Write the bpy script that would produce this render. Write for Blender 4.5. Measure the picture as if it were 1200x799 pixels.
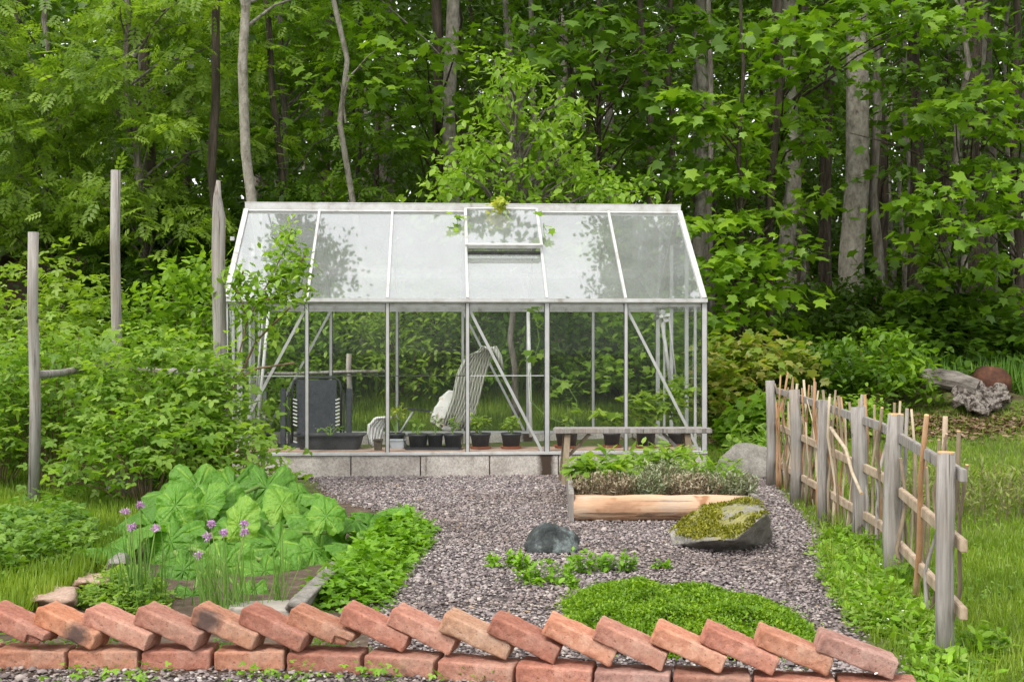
import bpy, bmesh, math, random
import numpy as np
from mathutils import Vector, Matrix, noise as mnoise
R = math.radians
random.seed(7); rng = np.random.default_rng(7)
for o in list(bpy.data.objects): bpy.data.objects.remove(o)
S = bpy.context.scene; C = S.collection
# ------------------------------------------------------------ camera
CAMZ = 1.1; F = 1500.0; HY = 394.0
cam = bpy.data.objects.new('camera', bpy.data.cameras.new('camera')); C.objects.link(cam); S.camera = cam
cam.location = (0, 0, CAMZ); cam.data.lens = 45; cam.data.sensor_width = 36
cam.rotation_euler = (R(90) - math.atan((399.5 - HY) / F), 0, 0)
cam.data.clip_end = 2000; cam.data.clip_start = .05
# ------------------------------------------------------------ sky, sun, exposure
W = bpy.data.worlds.new('World'); S.world = W; W.use_nodes = True
nt = W.node_tree; nt.nodes.clear()
out = nt.nodes.new('ShaderNodeOutputWorld'); bg = nt.nodes.new('ShaderNodeBackground')
sky = nt.nodes.new('ShaderNodeTexSky'); sky.sky_type = 'NISHITA'; sky.sun_disc = False
SUN_EL, SUN_AZ = R(52), R(215)           # azimuth measured clockwise from +Y (the view direction)
sky.sun_elevation = SUN_EL; sky.sun_rotation = SUN_AZ; sky.dust_density = 4; sky.air_density = 1.2; sky.ozone_density = 1
hs = nt.nodes.new('ShaderNodeHueSaturation'); hs.inputs['Saturation'].default_value = .12
mx = nt.nodes.new('ShaderNodeMixRGB'); mx.inputs[0].default_value = .62; mx.inputs[2].default_value = (9.6, 9.6, 9.7, 1)
nt.links.new(sky.outputs[0], hs.inputs['Color']); nt.links.new(hs.outputs[0], mx.inputs[1])
nt.links.new(mx.outputs[0], bg.inputs[0]); nt.links.new(bg.outputs[0], out.inputs[0]); bg.inputs[1].default_value = .10
sun = bpy.data.objects.new('sun', bpy.data.lights.new('sun', 'SUN')); C.objects.link(sun)
sun.data.energy = 1.3; sun.data.angle = R(14); sun.data.color = (1, .95, .86)
sd = Vector((math.sin(SUN_AZ) * math.cos(SUN_EL), math.cos(SUN_AZ) * math.cos(SUN_EL), math.sin(SUN_EL)))
sun.rotation_euler = sd.to_track_quat('Z', 'Y').to_euler()
S.view_settings.view_transform = 'Standard'; S.view_settings.look = 'None'; S.view_settings.gamma = 1
S.view_settings.exposure = 1.2; S.view_settings.use_curve_mapping = False
S.render.engine = 'CYCLES'
S.cycles.max_bounces = 8; S.cycles.transparent_max_bounces = 24; S.cycles.diffuse_bounces = 4; S.cycles.glossy_bounces = 3
S.cycles.transmission_bounces = 6

# ------------------------------------------------------------ helpers
def gz(x, y):
    return float(np.interp(y, [11, 12, 13, 14, 15, 16.5, 20, 30, 60, 120], [0, .08, .2, .4, .6, .85, 1.12, 1.7, 3.6, 7])) + (.02 * math.sin(x * 1.3 + y) if y > 11.8 else 0)
def at(px, py, Y): return Vector(((px - 600) / F * Y, Y, CAMZ - (py - HY) / F * Y))
def gr(px, py, z=0): 
    Y = F * (CAMZ - z) / (py - HY); return Vector(((px - 600) / F * Y, Y, z))
def tag(o, label=None, cat=None, group=None, kind=None):
    if label: o['label'] = label
    if cat: o['category'] = cat
    if group: o['group'] = group
    if kind: o['kind'] = kind
    return o
def empty(name, loc, label, cat, group=None, rz=0):
    o = bpy.data.objects.new(name, None); C.objects.link(o); o.location = loc; o.rotation_euler = (0, 0, rz)
    o.empty_display_size = .1
    return tag(o, label, cat, group)
def link(name, me, mat, parent=None, smooth=False):
    o = bpy.data.objects.new(name, me); C.objects.link(o)
    if mat: me.materials.append(mat)
    if parent: o.parent = parent
    if smooth: me.shade_smooth()
    return o
class MB:
    def __init__(s): s.v = []; s.f = []
    def poly(s, pts):
        n = len(s.v); s.v += [tuple(p) for p in pts]; s.f.append(tuple(range(n, n + len(pts)))); return s
    def box(s, a, b, M=None):
        n = len(s.v); P = [Vector((x, y, z)) for z in (a[2], b[2]) for y in (a[1], b[1]) for x in (a[0], b[0])]
        if M: P = [M @ p for p in P]
        s.v += [tuple(p) for p in P]
        for f in ((0, 2, 3, 1), (4, 5, 7, 6), (0, 1, 5, 4), (2, 6, 7, 3), (0, 4, 6, 2), (1, 3, 7, 5)): s.f.append(tuple(n + i for i in f))
        return s
    def bar(s, p, q, w, h, up=(0, 0, 1)):      # rectangular bar from p to q
        p = Vector(p); q = Vector(q); d = (q - p).normalized(); u = Vector(up)
        if abs(d.dot(u)) > .98: u = Vector((0, 1, 0))
        a = d.cross(u).normalized(); b = a.cross(d).normalized(); n = len(s.v)
        for c in (p, q):
            for i, j in ((-1, -1), (1, -1), (1, 1), (-1, 1)): s.v.append(tuple(c + a * (i * w / 2) + b * (j * h / 2)))
        for f in ((3, 2, 1, 0), (4, 5, 6, 7), (0, 1, 5, 4), (1, 2, 6, 5), (2, 3, 7, 6), (3, 0, 4, 7)): s.f.append(tuple(n + i for i in f))
        return s
    def tube(s, pts, rad, n=8, jit=0, caps=True):
        pts = [Vector(p) for p in pts]; k = len(pts)
        if not hasattr(rad, '__len__'): rad = [rad] * k
        base = len(s.v); prev = None
        for i, p in enumerate(pts):
            d = (pts[min(i + 1, k - 1)] - pts[max(i - 1, 0)]).normalized()
            if prev is None:
                a = d.cross(Vector((0, 1, 0)) if abs(d.y) < .9 else Vector((1, 0, 0))).normalized()
            else: a = (prev - d * prev.dot(d)).normalized()
            prev = a; b = d.cross(a)
            for j in range(n):
                t = 2 * math.pi * j / n; r = rad[i] * (1 + (random.uniform(-jit, jit) if jit else 0))
                s.v.append(tuple(p + a * (math.cos(t) * r) + b * (math.sin(t) * r)))
        for i in range(k - 1):
            for j in range(n):
                s.f.append((base + i * n + j, base + i * n + (j + 1) % n, base + (i + 1) * n + (j + 1) % n, base + (i + 1) * n + j))
        if caps:
            s.f.append(tuple(base + j for j in range(n))[::-1]); s.f.append(tuple(base + (k - 1) * n + j for j in range(n)))
        return s
    def lathe(s, c, prof, n=20):
        c = Vector(c); base = len(s.v)
        for r, z in prof:
            for j in range(n):
                t = 2 * math.pi * j / n; s.v.append((c.x + r * math.cos(t), c.y + r * math.sin(t), c.z + z))
        for i in range(len(prof) - 1):
            for j in range(n): s.f.append((base + i * n + j, base + i * n + (j + 1) % n, base + (i + 1) * n + (j + 1) % n, base + (i + 1) * n + j))
        return s
    def grid(s, fn, nu, nv):
        base = len(s.v)
        for j in range(nv + 1):
            for i in range(nu + 1): s.v.append(tuple(fn(i / nu, j / nv)))
        for j in range(nv):
            for i in range(nu):
                a = base + j * (nu + 1) + i; s.f.append((a, a + 1, a + nu + 2, a + nu + 1))
        return s
    def build(s, name, mat, parent=None, smooth=False, bevel=0):
        me = bpy.data.meshes.new(name); me.from_pydata(s.v, [], s.f); me.update()
        if bevel:
            bm = bmesh.new(); bm.from_mesh(me); bmesh.ops.bevel(bm, geom=bm.edges[:], offset=bevel, segments=2, affect='EDGES', clamp_overlap=True); bm.to_mesh(me); bm.free()
        return link(name, me, mat, parent, smooth)
def npmesh(name, V, faces_k, idx, var=None):
    me = bpy.data.meshes.new(name); nf = len(idx) // faces_k
    me.vertices.add(len(V)); me.vertices.foreach_set('co', V.astype(np.float32).ravel())
    me.loops.add(len(idx)); me.loops.foreach_set('vertex_index', idx.astype(np.int32))
    me.polygons.add(nf); me.polygons.foreach_set('loop_start', np.arange(0, nf * faces_k, faces_k, dtype=np.int32))
    if var is not None:
        a = me.attributes.new('var', 'FLOAT', 'POINT'); a.data.foreach_set('value', var.astype(np.float32))
    me.update(calc_edges=True); return me
# leaf outlines: vertices (x across, y along, z) and triangles
def fan(outl, c, fold=.12):
    V = [c] + [(x, y, abs(x) * fold) for x, y in outl]; n = len(outl)
    return np.array(V, float), np.array([(0, 1 + i, 1 + (i + 1) % n) for i in range(n)])
def mapleT():
    o = [(0, 0), (.28, -.06), (.5, .12), (.36, .3), (.62, .62), (.26, .6), (.14, .72), (0, 1.05)]
    o = o + [(-x, y) for x, y in o[1:-1]][::-1]
    return fan(o, (0, .34, 0), -.10)
MAPLE = mapleT()
OVAL = (np.array([(0, 0, 0), (.26, .3, .05), (.22, .7, .02), (0, 1, -.06), (-.22, .7, .02), (-.26, .3, .05), (0, .45, -.02)]), np.array([(6, 0, 1), (6, 1, 2), (6, 2, 3), (6, 3, 4), (6, 4, 5), (6, 5, 0)]))
DIAM = (np.array([(0, 0, 0), (.3, .45, .05), (0, 1, -.05), (-.3, .45, .05)]), np.array([(0, 1, 2), (0, 2, 3)]))
def compound(tmpl, parts):
    V = []; Fc = []; n = 0
    for ang, sc, off in parts:
        c, s_ = math.cos(ang), math.sin(ang); v = tmpl[0] * sc
        v = np.stack([v[:, 0] * c - v[:, 1] * s_, v[:, 0] * s_ + v[:, 1] * c, v[:, 2]], 1) + np.array((0, off, 0))
        V.append(v); Fc.append(tmpl[1] + n); n += len(v)
    return np.concatenate(V), np.concatenate(Fc)
TRI = compound(OVAL, [(0, .62, .35), (1.25, .5, .3), (-1.25, .5, .3)])
LANCE0 = (np.array([(0, 0, 0), (.16, .4, .03), (0, 1, -.12), (-.16, .4, .03)]), np.array([(0, 1, 2), (0, 2, 3)]))
FEATHER = compound((LANCE0[0] * np.array((1.5, 1, 1)), LANCE0[1]), [(0, .34, .72)] + [(sg * 1.05, .36 - .06 * abs(y - .45), y) for y in (.08, .27, .46, .64) for sg in (-1, 1)])
BLADE = (np.array([(-.035, 0, 0), (.035, 0, 0), (.026, .55, .06), (-.026, .55, .06), (0, 1, .22)]), np.array([(0, 1, 2), (0, 2, 3), (3, 2, 4)]))
LANCE = (np.array([(0, 0, 0), (.14, .35, .03), (0, 1, -.12), (-.14, .35, .03)]), np.array([(0, 1, 2), (0, 2, 3)]))
def leaves(name, P, size, tmpl, mat, parent=None, pitch=(-25, 20), yaw=None, roll=18, var=None, jit=.35):
    P = np.asarray(P, float); n = len(P)
    T, Fc = tmpl
    y = rng.uniform(0, 2 * math.pi, n) if yaw is None else yaw
    p = np.radians(rng.normal(pitch[0], pitch[1], n)); r = np.radians(rng.normal(0, roll, n))
    cy, sy, cp, sp, cr, sr = np.cos(y), np.sin(y), np.cos(p), np.sin(p), np.cos(r), np.sin(r)
    s = size * rng.uniform(1 - jit, 1 + jit, n)
    X = T[None, :, 0]; Y = T[None, :, 1]; Z = T[None, :, 2]
    x1 = X * cr[:, None] + Z * sr[:, None]; z1 = -X * sr[:, None] + Z * cr[:, None]
    y2 = Y * cp[:, None] - z1 * sp[:, None]; z2 = Y * sp[:, None] + z1 * cp[:, None]
    x3 = x1 * cy[:, None] - y2 * sy[:, None]; y3 = x1 * sy[:, None] + y2 * cy[:, None]
    V = np.stack([x3, y3, z2], 2) * s[:, None, None] + P[:, None, :]
    idx = (Fc[None] + (np.arange(n) * len(T))[:, None, None]).ravel()
    v = rng.uniform(0, 1, n) if var is None else var
    me = npmesh(name, V.reshape(-1, 3), 3, idx, np.repeat(v, len(T)))
    return link(name, me, mat, parent)
def curve_pts(a, b, sag=0, n=5, wob=0):
    a = Vector(a); b = Vector(b); o = []
    for i in range(n + 1):
        t = i / n; p = a.lerp(b, t); p.z += sag * 4 * t * (1 - t)
        if 0 < i < n and wob: p += Vector((random.uniform(-wob, wob), random.uniform(-wob, wob), random.uniform(-wob, wob)))
        o.append(p)
    return o

# ------------------------------------------------------------ materials
def newmat(name):
    m = bpy.data.materials.new(name); m.use_nodes = True; m.node_tree.nodes.clear(); return m, m.node_tree
def ramp(nt, stops, inp, interp='LINEAR'):
    r = nt.nodes.new('ShaderNodeValToRGB'); e = r.color_ramp.elements; r.color_ramp.interpolation = interp
    while len(e) > 1: e.remove(e[-1])
    e[0].position = stops[0][0]; e[0].color = (*stops[0][1], 1)
    for p, c in stops[1:]: k = e.new(p); k.color = (*c, 1)
    nt.links.new(inp, r.inputs[0]); return r.outputs[0]
def tex(nt, scale, detail=5, rough=.6, coord='Object', dist=0, stretch=None):
    tc = nt.nodes.new('ShaderNodeTexCoord'); n = nt.nodes.new('ShaderNodeTexNoise')
    n.inputs['Scale'].default_value = scale; n.inputs['Detail'].default_value = detail; n.inputs['Roughness'].default_value = rough; n.inputs['Distortion'].default_value = dist
    src = tc.outputs[coord]
    if stretch:
        mp = nt.nodes.new('ShaderNodeMapping'); mp.inputs['Scale'].default_value = stretch; nt.links.new(src, mp.inputs[0]); src = mp.outputs[0]
    nt.links.new(src, n.inputs['Vector']); return n.outputs['Fac']
def mixc(nt, f, a, b, mode='MIX'):
    m = nt.nodes.new('ShaderNodeMixRGB'); m.blend_type = mode
    for i, v in ((0, f), (1, a), (2, b)):
        if hasattr(v, 'is_linked') or hasattr(v, 'links'): nt.links.new(v, m.inputs[i])
        elif i == 0: m.inputs[0].default_value = v
        else: m.inputs[i].default_value = (*v, 1)
    return m.outputs[0]
def math_(nt, op, a, b=0.0):
    m = nt.nodes.new('ShaderNodeMath'); m.operation = op
    for i, v in enumerate((a, b)):
        if hasattr(v, 'links'): nt.links.new(v, m.inputs[i])
        else: m.inputs[i].default_value = v
    return m.outputs[0]
def finish(m, nt, col, rough=.8, metal=0, bump=None, bstr=.3, bdist=.01, spec=.3, transl=0):
    o = nt.nodes.new('ShaderNodeOutputMaterial'); b = nt.nodes.new('ShaderNodeBsdfPrincipled')
    if hasattr(col, 'links'): nt.links.new(col, b.inputs['Base Color'])
    else: b.inputs['Base Color'].default_value = (*col, 1)
    b.inputs['Roughness'].default_value = rough; b.inputs['Metallic'].default_value = metal; b.inputs['Specular IOR Level'].default_value = spec
    if bump is not None:
        bp = nt.nodes.new('ShaderNodeBump'); bp.inputs['Strength'].default_value = bstr; bp.inputs['Distance'].default_value = bdist
        nt.links.new(bump, bp.inputs['Height']); nt.links.new(bp.outputs[0], b.inputs['Normal'])
    sh = b.outputs[0]
    if transl:
        t = nt.nodes.new('ShaderNodeBsdfTranslucent'); g = nt.nodes.new('ShaderNodeMixRGB'); g.blend_type = 'MULTIPLY'; g.inputs[0].default_value = 1; g.inputs[2].default_value = (1.25, 1.3, .5, 1)
        nt.links.new(col, g.inputs[1]); nt.links.new(g.outputs[0], t.inputs[0])
        ms = nt.nodes.new('ShaderNodeMixShader'); ms.inputs[0].default_value = transl
        nt.links.new(sh, ms.inputs[1]); nt.links.new(t.outputs[0], ms.inputs[2]); sh = ms.outputs[0]
    nt.links.new(sh, o.inputs[0]); return m
def leafmat(name, c0, c1, c2, transl=.38, rough=.45, nscale=1.2, obvar=.35, bump=0):
    m, nt = newmat(name)
    a = nt.nodes.new('ShaderNodeAttribute'); a.attribute_name = 'var'
    n = tex(nt, nscale, 2, .5)
    oi = nt.nodes.new('ShaderNodeObjectInfo')
    f = math_(nt, 'ADD', math_(nt, 'MULTIPLY', a.outputs['Fac'], .55), math_(nt, 'MULTIPLY', math_(nt, 'SUBTRACT', n, .25), .6))
    f = math_(nt, 'ADD', f, math_(nt, 'MULTIPLY', math_(nt, 'SUBTRACT', oi.outputs['Random'], .5), obvar))
    col = ramp(nt, [(.1, c0), (.5, c1), (.95, c2)], f)
    return finish(m, nt, col, rough, spec=.35, transl=transl, bump=tex(nt, bump, 3, .6) if bump else None, bstr=1, bdist=.03)
def noisemat(name, stops, scale, rough=.85, bstr=.4, bdist=.01, detail=8, stretch=None, metal=0, spec=.25, dist=0, fine=None):
    m, nt = newmat(name); n = tex(nt, scale, detail, .65, dist=dist, stretch=stretch); col = ramp(nt, stops, n)
    b = tex(nt, fine or scale * 3, 6, .7, stretch=stretch)
    return finish(m, nt, col, rough, metal, b, bstr, bdist, spec)
L_FOREST = leafmat('leaf_forest', (.045, .10, .009), (.082, .165, .015), (.14, .26, .025), transl=.45)
L_MAPLE = leafmat('leaf_maple', (.085, .18, .010), (.15, .28, .018), (.26, .41, .03), transl=.45)
L_DARK = leafmat('leaf_dark', (.04, .085, .009), (.07, .135, .014), (.11, .20, .02), transl=.42)
L_LEFT = leafmat('leaf_pale', (.13, .22, .024), (.23, .35, .045), (.33, .46, .08), transl=.52)
L_APPLE = leafmat('leaf_apple', (.12, .23, .017), (.22, .37, .035), (.35, .50, .08), transl=.48)
L_BUSH = leafmat('leaf_berry', (.13, .25, .028), (.25, .39, .06), (.40, .52, .13), nscale=3, transl=.5)
L_RED = leafmat('leaf_reddish', (.12, .22, .02), (.22, .31, .04), (.40, .31, .11), nscale=3, transl=.5)
L_YEL = leafmat('leaf_yellow', (.22, .30, .03), (.34, .40, .04), (.45, .40, .05))
L_RHU = leafmat('leaf_rhubarb', (.08, .21, .018), (.14, .32, .035), (.36, .54, .08), rough=.34, transl=.42, nscale=4, bump=22)
L_BRIGHT = leafmat('leaf_bright', (.12, .26, .015), (.19, .37, .022), (.29, .48, .04), nscale=8)
L_GREY = leafmat('leaf_lavender', (.19, .22, .12), (.29, .33, .20), (.40, .42, .29), nscale=6, transl=.15)
L_TWIG = leafmat('leaf_dry', (.22, .17, .11), (.32, .27, .18), (.40, .36, .25), nscale=6, transl=.05)
L_GRASS = leafmat('grass_blade', (.11, .19, .016), (.19, .29, .026), (.30, .38, .06), nscale=1.4, transl=.4)
L_MAT = leafmat('leaf_mat', (.08, .17, .008), (.19, .34, .012), (.42, .54, .05), nscale=9)
L_CHIVE = leafmat('leaf_chive', (.09, .19, .035), (.15, .27, .055), (.22, .35, .08))
BARK = noisemat('bark_grey', [(.3, (.06, .05, .038)), (.47, (.15, .13, .105)), (.6, (.23, .21, .18)), (.75, (.33, .31, .27))], 16, stretch=(1, 1, .2), bstr=1, bdist=.04)
BARKD = noisemat('bark_dark', [(.3, (.025, .02, .014)), (.5, (.07, .055, .04)), (.7, (.15, .12, .09))], 16, stretch=(1, 1, .16), bstr=1, bdist=.04)
BARKP = noisemat('bark_pale', [(.3, (.08, .07, .055)), (.45, (.21, .19, .155)), (.6, (.30, .275, .235)), (.75, (.40, .38, .34))], 12, stretch=(1, 1, .6), bstr=.8, bdist=.03)
STEM = noisemat('stem', [(.3, (.10, .07, .04)), (.7, (.22, .15, .09))], 20)
GSTEM = noisemat('green_stem', [(.3, (.14, .26, .05)), (.7, (.24, .36, .09))], 20)
def weathered():
    m, nt = newmat('weathered_wood'); n = tex(nt, 22, 9, .7, stretch=(1.6, 1.6, .10), dist=.5); col = ramp(nt, [(.28, (.075, .065, .057)), (.42, (.20, .182, .165)), (.55, (.28, .262, .245)), (.75, (.40, .385, .365))], n)
    big = tex(nt, 3, 5, .6); col = mixc(nt, ramp(nt, [(.5, (0, 0, 0)), (.68, (.3, .3, .3))], big), col, (.30, .22, .15))
    k = tex(nt, 12, 2, .4, stretch=(1, 1, .6)); col = mixc(nt, ramp(nt, [(.70, (0, 0, 0)), (.75, (.8, .8, .8))], k), col, (.07, .05, .04))
    cr = tex(nt, 34, 3, .5, stretch=(1.6, 1.6, .05)); col = mixc(nt, ramp(nt, [(.30, (.8, .8, .8)), (.37, (0, 0, 0))], cr), col, (.05, .04, .035))
    return finish(m, nt, col, .9, bump=n, bstr=.9, bdist=.010)
WOODG = weathered()
WOODL = noisemat('fresh_wood', [(.25, (.20, .145, .10)), (.5, (.35, .27, .195)), (.75, (.47, .39, .29))], 12, stretch=(1.2, 1.2, 1.2), bstr=.4, bdist=.004)
ENDGRAIN = noisemat('cut_end_grain', [(.3, (.42, .24, .10)), (.7, (.66, .45, .24))], 30, bstr=.2)
ORANGE = noisemat('orange_bark', [(.3, (.20, .105, .05)), (.5, (.33, .185, .095)), (.7, (.36, .27, .18))], 18, stretch=(1, 1, .2), bstr=.4)
PALE = noisemat('peeled_stick', [(.3, (.30, .24, .16)), (.7, (.50, .42, .31))], 18, stretch=(1, 1, .2))
STICK = noisemat('stick_bark', [(.3, (.10, .075, .05)), (.55, (.22, .17, .115)), (.75, (.32, .27, .20))], 18, stretch=(1, 1, .2), bstr=.4)
def logmat():
    m, nt = newmat('peeled_log'); n = tex(nt, 4, 8, .6, stretch=(.35, 2, 2), dist=.5)
    col = ramp(nt, [(.3, (.20, .10, .055)), (.44, (.40, .235, .14)), (.58, (.50, .34, .225)), (.8, (.58, .46, .36))], n)
    cr = tex(nt, 18, 4, .6, stretch=(.06, 1.6, 1.6)); col = mixc(nt, ramp(nt, [(.36, (.85, .85, .85)), (.42, (0, 0, 0))], cr), col, (.11, .07, .045)); gy = tex(nt, 2.5, 6, .7); col = mixc(nt, ramp(nt, [(.5, (0, 0, 0)), (.7, (.75, .75, .75))], gy), col, (.36, .32, .27))
    k = tex(nt, 9, 2, .4, stretch=(.8, 1, 1)); col = mixc(nt, ramp(nt, [(.62, (0, 0, 0)), (.68, (1, 1, 1))], k), col, (.28, .14, .07))
    return finish(m, nt, col, .75, bump=cr, bstr=.8, bdist=.010)
LOG = logmat()
ALU = noisemat('aluminium', [(.3, (.36, .36, .35)), (.7, (.48, .48, .475))], 8, rough=.42, bstr=.05, bdist=.001, metal=.25, spec=.5)
ALUW = noisemat('weathered_aluminium', [(.30, (.28, .265, .23)), (.42, (.42, .41, .40)), (.55, (.48, .48, .475)), (.75, (.54, .54, .54))], 11, rough=.5, bstr=.05, bdist=.001, metal=.15, spec=.5)
SEAL = noisemat('rubber_seal', [(.3, (.03, .03, .03)), (.7, (.08, .08, .08))], 20)
BLACKP = noisemat('black_plastic', [(.3, (.022, .024, .027)), (.7, (.05, .053, .058))], 14, rough=.5, bstr=.05, spec=.4)
DARKF = noisemat('charcoal_fabric', [(.3, (.050, .055, .065)), (.7, (.085, .092, .105))], 30, rough=.8)
WHITEP = noisemat('white_paint', [(.3, (.62, .62, .60)), (.7, (.80, .80, .78))], 10, rough=.5, bstr=.05)
TERRA = noisemat('terracotta', [(.3, (.30, .11, .06)), (.7, (.44, .18, .10))], 14)
TERRAB = noisemat('reddish_board', [(.3, (.24, .14, .10)), (.5, (.38, .27, .21)), (.72, (.46, .38, .31))], 7, stretch=(.5, 2, 1))
GREYBOX = noisemat('grey_plastic', [(.3, (.30, .33, .36)), (.7, (.40, .43, .46))], 10, rough=.5)
RUST = noisemat('rusty_metal', [(.3, (.035, .016, .010)), (.55, (.09, .038, .022)), (.75, (.17, .08, .045))], 12, rough=.8)
SOIL = noisemat('soil', [(.3, (.05, .035, .025)), (.55, (.12, .085, .06)), (.75, (.2, .15, .11))], 12, bstr=1, bdist=.02)
ROOFM = noisemat('shed_roof', [(.3, (.06, .055, .05)), (.7, (.15, .14, .13))], 5)
SHEDW = noisemat('shed_boards', [(.3, (.05, .035, .025)), (.7, (.11, .08, .06))], 5, stretch=(3, 3, .3))
def stonemat(name, stops, moss=None, scale=9):
    m, nt = newmat(name); n = tex(nt, scale, 10, .7); col = ramp(nt, stops, n)
    sp = tex(nt, 60, 3, .8); col = mixc(nt, .35, col, ramp(nt, [(.35, (.03, .03, .03)), (.55, (.3, .29, .27)), (.72, (.7, .68, .64))], sp), 'OVERLAY')
    if moss:
        g = nt.nodes.new('ShaderNodeNewGeometry'); sx = nt.nodes.new('ShaderNodeSeparateXYZ'); nt.links.new(g.outputs['Normal'], sx.inputs[0])
        tc = nt.nodes.new('ShaderNodeTexCoord'); so = nt.nodes.new('ShaderNodeSeparateXYZ'); nt.links.new(tc.outputs['Object'], so.inputs[0])
        f = math_(nt, 'ADD', math_(nt, 'MULTIPLY', sx.outputs[2], .55), math_(nt, 'MULTIPLY', tex(nt, 7, 6, .7), 1.1))
        f = math_(nt, 'SUBTRACT', f, math_(nt, 'MULTIPLY', math_(nt, 'ABSOLUTE', math_(nt, 'ADD', so.outputs[0], .04)), 1.5))
        f = ramp(nt, [(.80, (0, 0, 0)), (.92, (.7, .7, .7))], f)
        col = mixc(nt, f, col, ramp(nt, [(.35, (.13, .12, .01)), (.6, (.30, .28, .02)), (.8, (.42, .42, .05))], tex(nt, 45, 5, .7)))
    return finish(m, nt, col, .9, bump=tex(nt, 25, 10, .75), bstr=.8, bdist=.015)
STONE = stonemat('grey_stone', [(.3, (.13, .12, .105)), (.5, (.24, .225, .20)), (.7, (.36, .34, .31))])
MOSSST = stonemat('mossy_stone', [(.3, (.16, .15, .13)), (.5, (.28, .265, .24)), (.7, (.42, .40, .37))], moss=True)
DARKST = stonemat('dark_stone', [(.3, (.025, .035, .035)), (.5, (.065, .075, .075)), (.7, (.30, .36, .36))])
PINKST = stonemat('pink_stone', [(.3, (.32, .20, .15)), (.5, (.45, .31, .24)), (.7, (.56, .43, .35))])
def concretemat():
    m, nt = newmat('concrete_block'); n = tex(nt, 5, 8, .6); col = ramp(nt, [(.3, (.31, .28, .255)), (.5, (.44, .41, .38)), (.7, (.55, .52, .49))], n)
    sp = tex(nt, 70, 3, .8); col = mixc(nt, .45, col, ramp(nt, [(.33, (.05, .05, .05)), (.5, (.45, .43, .41)), (.7, (.8, .78, .75))], sp), 'OVERLAY')
    tc = nt.nodes.new('ShaderNodeTexCoord'); s = nt.nodes.new('ShaderNodeSeparateXYZ'); nt.links.new(tc.outputs['Object'], s.inputs[0])
    for cx, w, dk in ((2.50, .085, 1), (1.555, .035, .55), (.16, .03, .4)):   # damp stains running down the blocks
        d = math_(nt, 'ADD', math_(nt, 'ABSOLUTE', math_(nt, 'SUBTRACT', s.outputs[0], cx)), math_(nt, 'MULTIPLY', tex(nt, 14, 4, .6), .06))
        f = ramp(nt, [(w * .75, (dk, dk, dk)), (w * 1.25, (0, 0, 0))], d); col = mixc(nt, f, col, (.055, .038, .028))
    return finish(m, nt, col, .95, bump=sp, bstr=.6, bdist=.006)
CONC = concretemat()
def brickmat(name, a, b, c, soot=None, lime=0):
    m, nt = newmat(name); n = tex(nt, 11, 8, .62); col = ramp(nt, [(.3, a), (.5, b), (.72, c)], n)
    oi = nt.nodes.new('ShaderNodeObjectInfo')
    hv = nt.nodes.new('ShaderNodeHueSaturation'); nt.links.new(col, hv.inputs['Color'])
    nt.links.new(math_(nt, 'ADD', .82, math_(nt, 'MULTIPLY', oi.outputs['Random'], .36)), hv.inputs['Value']); col = hv.outputs[0]
    sp = tex(nt, 60, 4, .8); col = mixc(nt, .35, col, ramp(nt, [(.3, (.06, .05, .05)), (.5, (.5, .48, .46)), (.72, (.85, .8, .75))], sp), 'OVERLAY')
    pit = tex(nt, 90, 3, .6); col = mixc(nt, ramp(nt, [(.30, (.6, .6, .6)), (.38, (0, 0, 0))], pit), col, (.12, .06, .045)); dk = tex(nt, 6, 6, .7, dist=1); col = mixc(nt, ramp(nt, [(.58, (0, 0, 0)), (.72, (.5, .5, .5))], dk), col, (.20, .13, .11)); wear = tex(nt, 20, 8, .75); col = mixc(nt, ramp(nt, [(.60, (0, 0, 0)), (.72, (.55, .55, .55))], wear), col, (.62, .44, .33))
    if soot:
        tc = nt.nodes.new('ShaderNodeTexCoord'); mp = nt.nodes.new('ShaderNodeVectorMath'); mp.operation = 'DISTANCE'; mp.inputs[1].default_value = soot
        nt.links.new(tc.outputs['Object'], mp.inputs[0])
        d = math_(nt, 'ADD', mp.outputs['Value'], math_(nt, 'MULTIPLY', tex(nt, 22, 5, .7), .07))
        col = mixc(nt, ramp(nt, [(.06, (.85, .85, .85)), (.095, (0, 0, 0))], d), col, (.07, .06, .06))
    return finish(m, nt, col, .92, bump=tex(nt, 38, 12, .85), bstr=1.0, bdist=.012, spec=.15)
BR = [brickmat('brick_red', (.34, .13, .09), (.47, .21, .15), (.57, .32, .25)),
      brickmat('brick_orange', (.42, .17, .10), (.55, .27, .18), (.63, .40, .30)),
      brickmat('brick_rosy', (.38, .16, .115), (.49, .25, .185), (.57, .36, .28)),
      brickmat('brick_buff', (.50, .25, .15), (.62, .38, .26), (.70, .50, .38)),
      brickmat('brick_brown', (.27, .14, .115), (.40, .23, .19), (.48, .32, .28)),
      brickmat('brick_scorched', (.42, .16, .08), (.54, .25, .15), (.60, .35, .24), soot=(.05, -.06, 0)),
      brickmat('brick_patchy', (.42, .18, .11), (.56, .29, .19), (.62, .40, .30), soot=(-.06, -.06, .01)),]
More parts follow.
